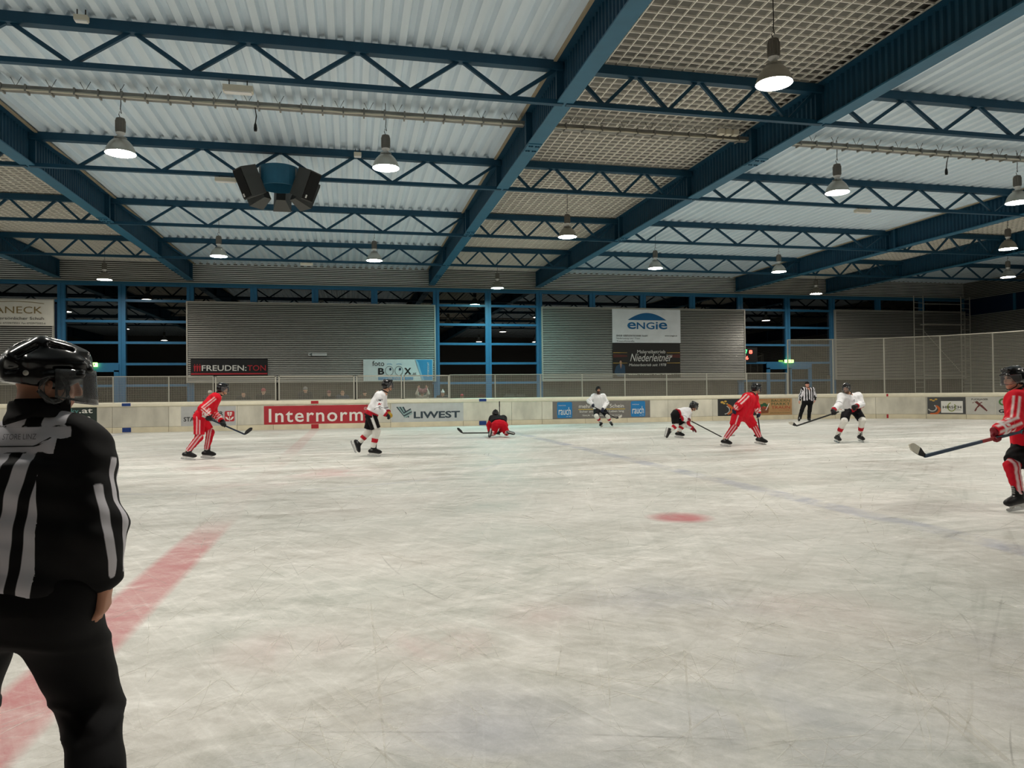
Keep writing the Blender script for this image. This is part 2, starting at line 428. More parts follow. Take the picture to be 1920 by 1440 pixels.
# ribbed metal panels hung in front of the glazing of the wide bays
M['panel'] = mat('ribbed_grey_panel', 'B4B2AC', .40, metal=.2, noise=.10, nscale=1.2, nstretch=(.3, 1, 1))
def wall_panel(x0, x1, z0, z1, label):
    root = empty('wall_panel', ((x0+x1)/2, 35.82, z0), label, 'wall panel', 'ribbed metal panels on the far wall')
    hw = (x1-x0)/2; h = z1-z0
    ribbed(-hw+.06, hw-.06, .03, .05, h-.05).build('ribbed_sheet', M['panel'], root)
    MB().box(-hw+.06, hw-.06, .03, .06, .05, h-.05).build('liner', M['groove'], root)
    f = MB()
    f.box(-hw, hw, -.05, .08, h-.05, h).box(-hw, hw, -.05, .08, 0, .05).box(-hw, -hw+.06, -.05, .08, .05, h-.05).box(hw-.06, hw, -.05, .08, .05, h-.05)
    f.build('edge_trim', M['trim'], root)
wall_panel(-23.8, -12.8, 2.0, 5.77, 'ribbed grey wall panel carrying the cream shoe-shop banner')
wall_panel(-7.35, 4.06, 2.02, 5.77, 'widest ribbed grey wall panel, with the black red-lettered banner and the small white arrow sign')
wall_panel(9.44, 20.8, 1.98, 5.77, 'ribbed grey wall panel carrying the blue-lettered white banner above the dark painter banner')
wall_panel(26.3, 34.9, 1.95, 5.85, 'shadowed ribbed grey wall panel behind the scaffold tower')

# right end wall: ribbed sheet, a dark blue window strip, ribbed band
ribbed_x(Y_NEAR, 36, X_RIGHT, 0, 5.6).build('wall_right', M['clad'], kind='structure')
ribbed_x(Y_NEAR, 36, X_RIGHT, 6.5, Z_ROOF+.1).build('wall_right_band', M['clad'], kind='structure')
MB().box(X_RIGHT, X_RIGHT+.1, Y_NEAR, 36, 0, 5.6).build('wall_right_liner', M['groove'], kind='structure')
MB().box(X_RIGHT, X_RIGHT+.1, Y_NEAR, 36, 6.5, Z_ROOF+.1).build('wall_right_liner', M['groove'], kind='structure')
MB().box(X_LEFT-.1, X_LEFT, Y_NEAR, 36, 0, Z_ROOF+.1).build('wall_left_liner', M['groove'], kind='structure')
r_ = empty('window_8', kind='structure')
MB().box(X_RIGHT-.02, X_RIGHT+.02, Y_NEAR, 36, 5.6, 6.5).build('glass_pane', mat('dark_blue_glazing', '0C1E3C', .3), r_)
fr = MB()
for k in range(12): fr.box(X_RIGHT-.06, X_RIGHT+.02, 36-k*3.4-.08, 36-k*3.4+.08, 5.6, 6.5)
fr.build('window_frame', M['blue'], r_)
ribbed_x(Y_NEAR, 36, X_LEFT, 0, Z_ROOF+.1).map(lambda x, y, z: (2*X_LEFT-x, y, z)).build('wall_left', M['clad'], kind='structure')
MB().box(X_LEFT, X_RIGHT, Y_NEAR-.1, Y_NEAR, -.06, Z_ROOF+.4).build('wall_front', mat('front_wall', '7E7B74', .7), kind='structure')
# ================================================================== steel roof
GNAME = ['beyond the cream shoe-shop banner', 'over the post beside the cream shoe-shop banner', 'over the edge of the panel with the black banner',
         'between the loudspeaker bay and the biggest lamp', 'between the biggest lamp and the painter banner bay', 'over the post beside the green door sign',
         'over the scaffold tower']
SPLICE = [15.4, 24.0, 33.0]
Z_BOT = 6.74
def girder(x, label, y0=Y_NEAR+.1, y1=35.9):
    L = y1-y0
    root = empty('roof_girder', (x, y0, Z_BOT), label, 'girder', 'big blue plate girders')
    h = Z_ROOF-Z_BOT
    prof = []; p = .155; n = int(L/p)
    for i in range(n):
        for d, s in ((0, -1), (.3, -1), (.5, 1), (.8, 1)): prof.append((s*.022, (i+d)*p, .03))
    prof.append((-.022, L, .03))
    MB().sheet(prof, (0, 0, h-.02)).build('web', M['blue_dark'], root)
    MB().box(-.155, .155, 0, L, 0, .03).build('bottom_flange', M['blue'], root)
    MB().box(-.155, .155, 0, L, h-.02, h).build('top_flange', M['blue_dark'], root)
    for y in TY+[7.2, 1.45, 15.4, 24.0]:
        w = .018 if y in TY or y < 8 else .05
        MB().box(-.15, .15, y-y0-w, y-y0+w, .031, h-.021).build('stiffener', M['blue_dark'], root)
    for y in SPLICE:
        s = MB().box(-.15, .15, y-y0-.28, y-y0+.28, -.014, 0)
        sp = s.build('splice_plate', M['blue'], root)
        for dx in (-.1, -.045, .045, .1):
            for dy in (-.15, .15): MB().lathe([(.0, -.036), (.024, -.036), (.024, -.014)], 6, (dx, y-y0+dy, 0)).build('bolt', M['blue_dark'], sp)
    return root
for x, nm in zip(GX, GNAME): girder(x, 'big blue steel roof girder '+nm)

def truss(w, nv, depth=.80):
    """lattice purlin in the X direction; local origin at its left end, z=0 at the bottom chord's underside"""
    root = empty('roof_truss')
    MB().box(0, w, -.085, .085, depth-.17, depth).build('top_chord', M['blue_dark'], root)
    MB().box(0, w, -.055, .055, 0, .085).build('bottom_chord', M['blue_dark'], root)
    p = (w-.2)/nv; zt, zb = depth-.16, .07
    for i in range(nv):
        x = .1+i*p
        for a, b in (((x+.05, 0, zt), (x+p/2-.02, 0, zb)), ((x+p/2+.02, 0, zb), (x+p-.05, 0, zt))):
            MB().bar(a, b, .06, .065).build('diagonal', M['blue_dark'], root)
    return root
ORD = ['nearest', 'second', 'third', 'fourth', 'at the back wall']
BAYN = {(-23.8, -12.7): 'in the bay over the cream shoe-shop banner', (-12.7, -7.2): 'under the grid beside the loudspeaker bay', (-7.2, 3.9): 'in the wide loudspeaker bay',
        (3.9, 9.3): 'under the grid with the biggest lamp', (9.3, 20.4): 'in the painter banner bay', (20.4, 25.9): 'under the grid near the scaffold tower',
        (25.9, 35.0): 'in the last bay above the scaffold tower'}
protos = {}
for bay, nm in BAYN.items():
    w = bay[1]-bay[0]; nv = 4 if w < 7 else (5 if w < 10 else 6)
    for k, y in enumerate(TY[:4]):
        key = (round(w, 1), nv)
        if key not in protos: t = protos[key] = truss(w-.06, nv)
        else: t = copy_tree(protos[key])
        t.location = (bay[0]+.03, y, Z_ROOF-.80)
        tag(t, 'blue lattice roof truss %s, %s' % (nm, ORD[k]+('' if k == 4 else ' from the front')), 'truss', 'blue lattice roof trusses')

# ------------------------------------------------------------------ cable trays with their hangers
Y_TRAY, Z_TRAY = 15.55, 7.26
def tray(x0, x1, label):
    root = empty('cable_tray', (x0, Y_TRAY, Z_TRAY), label, 'cable tray', 'cable trays above the middle lamps')
    w = x1-x0
    MB().box(0, w, -.08, .08, 0, .012).box(0, w, -.085, -.075, 0, .09).box(0, w, .075, .085, 0, .09).build('channel', M['tray'], root)
    r = random.Random(int(x0*10))
    for k in range(3):
        c = MB(); pts = []
        for i in range(int(w/.25)+1):
            pts.append((min(w, i*.25), -.11+k*.02, -.015+.02*k+r.uniform(-.008, .008)))
        c.tube(pts, .016, 5); c.build('cable_run', M['cream'], root)
    for i in range(int(w/.42)): MB().box(.2+i*.42, .23+i*.42, -.13, .09, -.04, .1).build('cable_tie', M['tray'], root)
    for i in range(int(w/.6)+1):
        x = min(w-.1, .25+i*.6); h = MB()
        h.tube([(x-.1, 0, Z_ROOF-Z_TRAY+.02), (x, 0, .09), (x+.1, 0, Z_ROOF-Z_TRAY+.02)], .006, 5)
        h.build('hanger_wire', M['cable'], root)
tray(-12.6, -7.35, 'galvanised cable tray crossing the grid beside the loudspeaker bay')
tray(-7.05, 3.75, 'long galvanised cable tray crossing the loudspeaker bay above two lamps')
tray(4.05, 9.15, 'galvanised cable tray crossing the grid with the biggest lamp')
tray(9.45, 20.25, 'long galvanised cable tray crossing the bay in front of the painter banner')
MB().box(8.3, 8.42, 15.25, 15.4, 7.3, 7.42).box(8.48, 8.6, 15.25, 15.4, 7.3, 7.42).box(8.66, 8.78, 15.25, 15.4, 7.3, 7.42).build('junction_box', M['cream'])
tag(bpy.data.objects['junction_box'], 'row of three cream junction boxes at the girder end of the grid bay cable tray', 'junction box')
def plug(x, label):
    r = empty('hanging_plug', (x, Y_TRAY, Z_TRAY-.42), label, 'plug', 'plugs dangling from the cable trays')
    MB().tube([(0, 0, .1), (.02, 0, .25), (0, -.09, .44)], .012, 6).build('cord', M['cable'], r)
    MB().lathe([(0, -.06), (.03, -.06), (.036, 0), (.028, .07), (.012, .11), (0, .11)], 10).build('plug_body', M['black'], r)
plug(-1.86, 'black plug dangling from the cable tray in the loudspeaker bay')
plug(14.68, 'black plug dangling from the cable tray in front of the painter banner bay')

# ------------------------------------------------------------------ lamps
def make_lamp(name_mat):
    root = empty('pendant_lamp')
    prof = [(.285, 0), (.289, .012), (.28, .022), (.27, .06), (.245, .13), (.205, .20), (.15, .26), (.10, .295), (.075, .31)]
    inner = [(r-.006, z) for r, z in prof[::-1] if r > .08]
    MB().lathe(prof+[(.06, .315)]+inner+[(.279, 0), (.285, 0)], 32).build('reflector', M['alu'], root, smooth=True)
    gl = MB().lathe([(0, .02), (.14, .014), (.275, .024)], 20).build('lamp_glass', name_mat, root, smooth=True)
    MB().lathe([(.072, .322), (.118, .318)], 24).lathe([(.118, .318), (.118, .29)], 24).build('vent_ring', M['alu'], root)
    MB().lathe([(.075, .31), (.06, .33), (.055, .38), (.085, .40), (.085, .42)], 20).build('neck', M['white'], root, smooth=True)
    hs = MB().lathe([(0, .42), (.085, .42), (.09, .44), (.09, .66), (.08, .70), (.03, .72), (0, .72)], 20)
    for k in range(12):
        a = 2*PI*k/12; hs.bar((.088*math.cos(a), .088*math.sin(a), .45), (.088*math.cos(a), .088*math.sin(a), .65), .016, .016)
    hs.build('ballast_housing', M['lampgrey'], root)
    MB().tube([(0, 0, .71), (-.03, 0, .78), (-.015, 0, .84), (.02, 0, .8), (0, 0, .9)], .007, 6).build('hook', M['cable'], root)
    MB().tube([(0, 0, .88), (.01, 0, 1.0), (0, 0, Z_ROOF+.19-6.23)], .008, 6).build('cable', M['cable'], root)
    return root
GLOW = emit('lamp_glow', 'FFF8EC', LAMP_STRENGTH)
GLOW_COOL = emit('lamp_glow_cool', 'B8FFF6', LAMP_STRENGTH*1.9)
Z_LAMP = 6.23
lamp0 = make_lamp(GLOW); lamp1 = make_lamp(GLOW_COOL)
LAMPS = [  # x, y, what singles it out
    (-4.43, 15.75, 'under the cable tray on the girder side of the loudspeaker bay'),
    (.76, 15.75, 'under the cable tray between the loudspeaker cluster and the middle girder'),
    (11.7, 15.75, 'under the tray of the painter banner bay, mid-tray'),
    (17.05, 15.75, 'under the tray of the painter banner bay, at the frame edge'),
    (-4.43, 26.75, 'in the back row, above the black FREUDEN:TON banner'),
    (.85, 26.75, 'in the back row, above the eyeball banner'),
    (11.7, 26.75, 'in the back row above the blue-lettered white banner'),
    (17.1, 26.75, 'in the back row, beyond the white banner towards the scoreboard'),
    (6.6, 21.75, 'halfway along the grid bay beyond the biggest lamp'),
    (6.6, 32.9, None),
    (22.9, 32.6, 'in front of the window with the red scoreboard digits'),
    (-9.85, 32.8, 'in front of the window behind the nearest referee'),
    (22.4, 21.1, 'under the grid near the scaffold tower, upper of two close together'),
    (28.1, 26.5, 'in the last bay, lower of two close together above the net'),
    (6.55, 10.3, 'biggest and nearest, hanging below the cream grid'),
    (-15.6, 15.75, 'outside the view over the shoe banner bay'), (-15.6, 26.75, 'outside the view near the cream shoe banner'),
    (-21.0, 26.75, 'outside the view in the far bay of the shoe banner'),
    (-9.9, 21.75, 'halfway along the grid bay beside the loudspeaker bay, out of sight'),
    (-4.43, 4.7, 'behind the view over the near ice of the loudspeaker bay'), (.8, 4.7, 'overhead in the loudspeaker bay, close to the photographer'),
    (11.7, 4.7, 'overhead on the near side of the painter banner bay'), (17.1, 4.7, 'overhead on the near side beside the grid'),
    (-9.9, 10.3, 'overhead in the grid bay beside the nearest referee'), (22.9, 10.3, 'overhead in the grid bay on the scaffold side'),
    (28.1, 15.75, 'outside the view in the last bay'), (-15.6, 4.7, 'outside the view over the near ice of the shoe banner bay'),
]
first = True
for x, y, s in LAMPS:
    if s is None:
        l = lamp1; s = 'with greenish light, before the window between two wall panels'
    elif first: l = lamp0; first = False
    else: l = copy_tree(lamp0)
    l.location = (x, y, Z_LAMP)
    tag(l, 'grey bell-shaped pendant lamp '+s, 'lamp', 'bell-shaped hall lamps')

# ------------------------------------------------------------------ loudspeaker cluster
def speaker_cluster():
    root = empty('speaker_cluster', (-1.68, 18.6, 5.95), 'cluster of black loudspeakers round a blue drum, hung from a roof truss', 'loudspeaker cluster')
    MB().lathe([(.45, .52), (.47, .52), (.47, 1.0), (.45, 1.0), (.45, .52)], 32).lathe([(0, .97), (.46, .97)], 32).build('drum', M['blue'], root, smooth=False)
    g = mat('grey_speaker_side', '4A4B4A', .6); k = mat('black_speaker_grille', '060607', .8)
    for ang in (-148, -32, 90, 40, 140):
        a = math.radians(ang); d = Vector((math.cos(a), math.sin(a), 0)); s_ = Vector((-d.y, d.x, 0)); tilt = .42
        f = (d*math.cos(tilt)+Vector((0, 0, -1))*math.sin(tilt)).normalized(); u = s_.cross(f)
        if u.z < 0: u = -u
        c = d*.72+Vector((0, 0, .55)); P = []
        for t, w, h in ((-.22, .11, .34), (.22, .22, .36)):
            for i, j in ((-1, -1), (1, -1), (1, 1), (-1, 1)): P.append(c+f*t+s_*i*w+u*j*h)
        b = MB().add(P, [(0, 1, 2, 3), (4, 5, 6, 7), (0, 1, 5, 4), (1, 2, 6, 5), (2, 3, 7, 6), (3, 0, 4, 7)]).build('speaker_box', g, root)
        P = [c+f*.225+s_*i*.2+u*j*.33 for i, j in ((-1, -1), (1, -1), (1, 1), (-1, 1))]
        P += [p+f*.015 for p in P]
        MB().add(P, [(0, 1, 2, 3), (4, 5, 6, 7), (0, 1, 5, 4), (1, 2, 6, 5), (2, 3, 7, 6), (3, 0, 4, 7)]).build('grille', k, b)
        bd = MB()
        bd.box(-.02, .02, -.012, .012, -.04, .04).map(lambda x, y, z: c+f*.245+s_*(x-.1)+u*(z-.26)+f*y)
        bd.build('badge', M['white'], b)
        MB().bar(d*.49+Vector((0, 0, .95)), d*.49+Vector((0, 0, .6)), .04, .012, d).build('bracket', M['tray'], root)
    for x in (-.3, .3): MB().bar((x, .1, 1.0), (x, .1, Z_ROOF-.75-5.95), .03, .03).build('drop_bar', M['blue'], root)
speaker_cluster()

def small_box(name, x, y, z, sx, sy, sz, label, cat, group=None):
    r = empty(name, (x, y, z), label, cat, group)
    MB().box(-sx, sx, -sy, sy, 0, sz).build('housing', M['cream'], r)
    MB().box(-sx*.9, sx*.9, -sy*.9, sy*.9, -.02, 0).build('diffuser', M['white'], r)
    for q in (-.6, .6): MB().bar((sx*q, 0, sz), (sx*q, 0, sz+.1), .015, .015).build('clip', M['cable'], r)
G_EM = 'cream emergency light boxes under the trusses'
small_box('emergency_light', -1.82, 12.95, 6.52, .24, .07, .1, 'cream emergency light box under the nearest truss of the loudspeaker bay', 'emergency light', G_EM)
small_box('emergency_light', -2.93, 18.7, 6.6, .24, .07, .08, 'cream emergency light box under the truss that holds the loudspeakers', 'emergency light', G_EM)
small_box('emergency_light', 14.72, 18.7, 6.6, .24, .07, .08, 'cream emergency light box under a truss in front of the painter banner bay', 'emergency light', G_EM)
small_box('emergency_light', -1.7, 30.2, 6.6, .24, .07, .08, 'cream emergency light box under the truss last before the back wall', 'emergency light', G_EM)
small_box('motion_sensor', .2, 18.4, 7.3, .09, .06, .09, 'small grey sensor box on the roof sheet just ahead of the loudspeakers', 'sensor')
small_box('motion_sensor', -4.1, 12.6, 7.33, .1, .05, .08, 'small wire-caged sensor on the roof sheet above the nearest truss', 'sensor')
# ================================================================== rink boards, fence, adverts
def P_(s, t=0.0, z=0.0):
    """point on the boards' ice face: s metres along it, t metres out towards the ice, z up"""
    if s <= X_ARC: return Vector((s, Y_BOARD-t, z))
    a = (s-X_ARC)/R_ARC; r = R_ARC-t
    return Vector((X_ARC+r*math.sin(a), Y_BOARD-R_ARC+r*math.cos(a), z))
S0, S1 = -22.8, X_ARC+R_ARC*PI/2+5.0
def P2(s, t=0.0, z=0.0):
    e = X_ARC+R_ARC*PI/2
    if s > e:
        p = P_(e, t, z); return Vector((p.x, p.y-(s-e), z))
    return P_(s, t, z)
def run(mb, s0, s1, t0, t1, z0, z1, step=.5):
    """a straight-sided strip following the boards"""
    n = max(1, math.ceil((s1-s0)/step)); vs = []; fs = []
    for i in range(n+1):
        s = s0+(s1-s0)*i/n; vs += [P2(s, t0, z0), P2(s, t1, z0), P2(s, t1, z1), P2(s, t0, z1)]
    for i in range(n):
        for k in range(4): fs.append((4*i+k, 4*i+(k+1) % 4, 4*i+4+(k+1) % 4, 4*i+4+k))
    fs += [(0, 1, 2, 3), (4*n+3, 4*n+2, 4*n+1, 4*n)]
    return mb.add(vs, fs)
M['board'] = mat('scuffed_board', 'E4DFCF', .6, noise=.28, nscale=1.6, nstretch=(1, 1, .5), rand=.22)
M['kick'] = mat('yellowed_kick_strip', 'E6DCC0', .55, noise=.15, nscale=2, rand=.1)
M['cap'] = mat('cream_cap_rail', 'EDE6D0', .45, noise=.06)
M['screw'] = mat('dark_screw', '4A463E', .6)
bd = empty('rink_boards', (0, 0, 0), 'long cream rink boards with a yellowed kick strip along the far side of the ice', 'rink boards')
SEAMS = [S0, -21, -18.9, -16.8, -14.7, -12.6, -11.3, -9.2, -7.14, -4.55, -3.15, -1.44, .62, 1.62, 4.74, 6.9, 8.28, 10.3, 12.3, 14.3, 15.5, 16.55, 18.8, 20.75, 22.8, 24.6, 26.7, 28.29, 29.7, 31.6, 33.4, S1]
for i in range(len(SEAMS)-1):
    a, b = SEAMS[i], SEAMS[i+1]
    o = run(MB(), a+.006, b-.006, -.06, 0, .22, 1.02).build('panel', M['board'], bd)
    o = run(MB(), a+.006, b-.006, -.06, .012, 0, .212).build('kick_plate', M['kick'], bd)
    for s in (a+.12, (a+b)/2, b-.12):
        for z in (.1, .9):
            if (a+b)/2 > -14: 
                q = MB().lathe([(0, .013), (.013, .013), (.013, 0)], 6); q.map(lambda x, y, zz: P2(s+x, zz+(.012 if z < .2 else 0), z+y)); q.build('screw', M['screw'], o) if False else None
prof = [(.0, 1.02), (.03, 1.03), (.05, 1.06), (.055, 1.12), (.045, 1.17), (.015, 1.195), (-.06, 1.2), (-.11, 1.19), (-.11, 1.02)]
n = int((S1-S0)/.5); cap = MB(); vs = []; fs = []; k = len(prof)
for i in range(n+1):
    s = S0+(S1-S0)*i/n; vs += [P2(s, t, z) for t, z in prof]
for i in range(n):
    for j in range(k): fs.append((k*i+j, k*i+(j+1) % k, k*i+k+(j+1) % k, k*i+k+j))
cap.add(vs, fs).build('cap_rail', M['cap'], bd)
run(MB(), S0, S1, -.13, -.061, 0, 1.02).build('backing', M['concrete'], bd)
TAPEB = mat('blue_line_tape', '1D3F86', .5, noise=.25, nscale=30); TAPER = mat('red_line_tape', 'B3232F', .5, noise=.2, nscale=30)
for s, m, w in ((-8.68, TAPEB, .16), (X_CENTRE-.05, TAPER, .15), (5.6, TAPEB, .16), (25.1, TAPER, .04)):
    lb = 'blue' if m is TAPEB else 'red'
    run(MB(), s-w, s+w, .05, .059, 1.05, 1.17).build('line_mark', m, bd, label=lb+' line mark on the cap rail')
    run(MB(), s-w, s+w, .012, .016, .02, .2).build('line_mark', m, bd, label=lb+' line mark on the kick strip')

# ------------------------------------------------------------------ adverts on the boards
def ink(name, col): 
    if name not in M: M[name] = mat(name, col, .55)
    return M[name]
INK_BLACK = ink('black_ink', '16181A'); INK_WHITE = ink('white_ink', 'E4E2DC'); INK_RED = ink('red_ink', 'B52A33')
def advert(s0, s1, z0, z1, col, label, group='adverts on the rink boards', noise=.12):
    root = empty('advertising_board', P_((s0+s1)/2), label, 'advert', group)
    base = Vector(root.location); 
    m = mat('advert_face', col, .5, noise=noise, nscale=3)
    o = run(MB(), s0, s1, 0, .005, z0, z1, .4); o.map(lambda x, y, z: Vector((x, y, z))-base); o.build('face', m, root)
    return root, (lambda s, z, t: P_(s, .005+t, z)-base)
def shape(root, pl, poly, m, d=.003, name='emblem'):
    MB().prism(poly, lambda s, z: pl(s, z, .0005), lambda s, z: pl(s, z, d)).build(name, m, root)
def rrect(x0, x1, z0, z1, r, n=4):
    P = []
    for cx, cz, a0 in ((x1-r, z1-r, 0), (x0+r, z1-r, 90), (x0+r, z0+r, 180), (x1-r, z0+r, 270)):
        for k in range(n+1):
            a = math.radians(a0+90*k/n); P.append((cx+r*math.cos(a), cz+r*math.sin(a)))
    return P
def circ(cx, cz, rx, rz, n=24): return [(cx+rx*math.cos(2*PI*k/n), cz+rz*math.sin(2*PI*k/n)) for k in range(n)]
def ringp(root, pl, cx, cz, rx, rz, w, m, a0=0, a1=360, n=28, d=.004, name='emblem'):
    mb = MB(); vs = []
    for k in range(n+1):
        a = math.radians(a0+(a1-a0)*k/n)
        for e in (-w/2, w/2): vs.append(pl(cx+(rx+e)*math.cos(a), cz+(rz+e)*math.sin(a), d))
    mb.add(vs, [(2*k, 2*k+1, 2*k+3, 2*k+2) for k in range(n)]); mb.build(name, m, root)

# dark green board half hidden by the nearest referee
r, pl = advert(-11.9, -9.75, .21, 1.02, '26332F', 'dark green board beside the nearest referee, lettered landsky.at betten')
lettering('landsky', -11.28, -10.4, .76, .98, ink('teal_ink', '4E8C88'), r, pl)
lettering('.at', -10.38, -9.9, .80, .97, INK_WHITE, r, pl, .01)
lettering('betten', -11.1, -9.98, .52, .73, INK_WHITE, r, pl, .03)
lettering('St. Martin', -10.6, -9.9, .34, .40, INK_WHITE, r, pl)
# savings-bank style board behind the red skater
r, pl = advert(-6.68, -4.6, .21, 1.0, 'B9BABA', 'pale grey board with a red square flower-shield emblem, behind the skating red player')
lettering('STADTWERKE', -6.58, -5.1, .40, .58, INK_BLACK, r, pl, .02)
lettering('TRAUNER', -6.2, -5.08, .62, .79, INK_BLACK, r, pl, .02)
shape(r, pl, rrect(-5.03, -4.65, .38, .80, .06), INK_RED)
for a, b, c, d in ((-4.935, -4.85, .69, .755), (-4.83, -4.745, .69, .755)): shape(r, pl, rrect(a, b, c, d, .01), INK_WHITE, .005)
shape(r, pl, [(-4.935, .67), (-4.85, .67), (-4.85, .60), (-4.90, .62)], INK_WHITE, .005)
shape(r, pl, [(-4.745, .67), (-4.83, .67), (-4.83, .60), (-4.78, .62)], INK_WHITE, .005)
shape(r, pl, [(-5.0, .57), (-4.93, .55), (-4.86, .45), (-4.9, .43), (-4.98, .5)], INK_WHITE, .005)
shape(r, pl, [(-4.68, .57), (-4.75, .55), (-4.82, .45), (-4.78, .43), (-4.70, .5)], INK_WHITE, .005)
shape(r, pl, [(-4.852, .58), (-4.828, .58), (-4.828, .40), (-4.852, .40)], INK_WHITE, .005)
# red board
r, pl = advert(-3.51, .72, .20, .98, 'AE2C36', 'long red board with the large white word Internorm')
lettering('Internorm', -3.32, .47, .30, .86, INK_WHITE, r, pl, .012, spacing=1.14)
ringp(r, pl, .58, .82, .055, .055, .012, INK_WHITE); lettering('R', .56, .60, .80, .84, INK_WHITE, r, pl)
# grey LIWEST board
r, pl = advert(1.66, 4.75, .21, 1.01, 'C3C6C6', 'pale grey board with a striped angle emblem and the dark word LIWEST')
lettering('LIWEST', 2.6, 4.6, .36, .66, ink('slate_ink', '33404A'), r, pl, .03)
SL = M['slate_ink']; GT = ink('greyteal_ink', '8FA9A8')
for k in range(5):
    x = 1.86+k*.065; m = SL if k % 2 == 0 else GT
    shape(r, pl, [(x, .86-.0*k), (x+.06, .875), (x+.42-k*.03, .42+k*.0), (x+.36-k*.03, .40)], m, .003+.0005*k)
for k in range(4):
    z = .44+k*.062; m = SL if k % 2 else GT
    x = 2.22
    shape(r, pl, [(x-.02, z-.05), (x+.34-.02*k, z+.13), (x+.31-.02*k, z+.17), (x-.05, z)], m, .006+.0004*k)
# grey board with two blue squares
r, pl = advert(8.77, 13.42, .22, 1.0, '77736F', 'mid grey board with two blue squares lettered rauch, behind the player in white facing us')
BL = ink('blue_ink', '1F78B4')
for x0 in (8.98, 12.48):
    shape(r, pl, rrect(x0, x0+.7, .26, .97, .06), BL)
    lettering('rauch', x0+.07, x0+.63, .40, .74, INK_WHITE, r, lambda s, z, t, pl=pl: pl(s, z, t+.003), .0)
    lettering('FAHRSCHULE', x0+.07, x0+.4, .80, .84, INK_WHITE, r, lambda s, z, t, pl=pl: pl(s, z, t+.003))
    lettering('seit 1965', x0+.42, x0+.64, .31, .35, INK_WHITE, r, lambda s, z, t, pl=pl: pl(s, z, t+.003))
lettering('mehr als der Schein', 10.0, 12.14, .69, .86, INK_WHITE, r, pl)
shape(r, pl, [(9.97, .615), (12.2, .615), (12.2, .64), (9.97, .64)], ink('yellow_ink', 'D9B93A'))
lettering('Sicher am Steuer ein Leben lang', 10.02, 12.14, .46, .58, INK_WHITE, r, pl)
lettering('TRAUN   07229   www.fahrschule-rauch.at', 10.15, 12.05, .32, .39, INK_WHITE, r, pl)
# dark board with orange bowl, and the brown market board
r, pl = advert(16.82, 18.86, .22, 1.01, '2E3032', 'dark picture board with orange and yellow food, left of the brown market board')
OR = ink('orange_ink', 'C4622A'); YE = ink('mustard_ink', 'C8A24A')
ringp(r, pl, 17.2, .52, .36, .22, .11, OR, 300, 430); ringp(r, pl, 17.12, .5, .3, .2, .04, ink('silver_ink', 'B9B9B4'), 280, 420)
for x, z, a in ((17.05, .86, .09), (17.22, .9, .07), (17.15, .8, .06), (17.3, .78, .05)): shape(r, pl, circ(x, z, a, a*.6, 10), YE, .003+a*.01)
for x, z, a in ((17.45, .62, .06), (17.5, .4, .07), (17.36, .32, .06)): shape(r, pl, circ(x, z, a, a*.8, 10), OR, .003+a*.012)
shape(r, pl, rrect(17.7, 18.1, .38, .6, .01), INK_WHITE)
r, pl = advert(18.88, 20.7, .22, 1.0, 'B38C5E', 'brown paper-coloured board lettered Bauern Markt Traun, beside the far referee')
GR = ink('green_ink', '2F5A3C'); RD = ink('brick_ink', 'A8382C')
lettering('BAUERN', 19.62, 20.6, .84, .96, GR, r, pl, 0); lettering('MARKT', 19.62, 20.6, .68, .80, GR, r, pl, 0); lettering('TRAUN', 19.62, 20.6, .51, .64, RD, r, pl, 0)
lettering('jeden Freitag', 20.0, 20.55, .42, .46, RD, r, pl); lettering('jeden Freitag am Hauptplatz', 19.55, 20.6, .29, .34, GR, r, pl)
lettering('MARKT', 19.0, 19.4, .92, .96, RD, r, pl, 0)
shape(r, pl, [(19.0, .62), (19.5, .58), (19.45, .32), (19.08, .3)], ink('basket_ink', '7D4A2E'))
for x, z, a in ((19.1, .68, .1), (19.25, .72, .12), (19.38, .66, .1)): shape(r, pl, circ(x, z, a, a*.7, 10), GR, .003+a*.02)
for x, z, a in ((19.18, .58, .06), (19.34, .56, .06)): shape(r, pl, circ(x, z, a, a, 10), RD, .008)
shape(r, pl, [(19.3, .45), (19.34, .45), (19.52, .78), (19.48, .78)], INK_WHITE, .01)
# boards in the rink corner
r, pl = advert(26.75, 28.27, .23, 1.0, '4A4B4C', 'dark board with an orange swirl and a white plate lettered HIRSCH')
shape(r, pl, rrect(27.3, 28.16, .28, .82, .005), INK_WHITE)
pl3 = lambda s, z, t, pl=pl: pl(s, z, t+.018)
ringp(r, pl3, 27.72, .55, .15, .19, .04, ink('olive_ink', '8E9A4C'), 100, 400); lettering('HIRSCH', 27.37, 28.1, .48, .60, INK_BLACK, r, pl3, .012); lettering('immobilien', 27.6, 28.1, .40, .44, INK_BLACK, r, pl3)
ringp(r, pl, 26.95, .42, .28, .2, .1, OR, 250, 420); ringp(r, pl, 26.95, .5, .16, .14, .05, M['silver_ink'], 200, 420)
for x, z in ((26.9, .88), (27.0, .84), (27.1, .9)): shape(r, pl, circ(x, z, .06, .035, 10), YE)
r, pl = advert(28.29, 29.42, .23, 1.0, 'C6C4BC', 'white board lettered PUCKJAGER with a lunging skater drawing')
lettering('PUCKJAGER', 28.5, 29.15, .84, .93, INK_BLACK, r, pl, .02)
MA = ink('maroon_ink', '6A3330')
for poly in ([(28.62, .78), (28.72, .82), (28.88, .66), (28.80, .60)], [(28.80, .62), (28.9, .66), (29.12, .40), (29.08, .36)], [(28.76, .64), (28.82, .60), (28.70, .48), (28.66, .5)],
             [(28.66, .5), (28.72, .48), (28.66, .36), (28.6, .38)], [(28.6, .78), (28.64, .82), (28.56, .72), (28.52, .74)], [(28.9, .78), (28.93, .75), (28.8, .68), (28.78, .71)]):
    shape(r, pl, poly, MA)
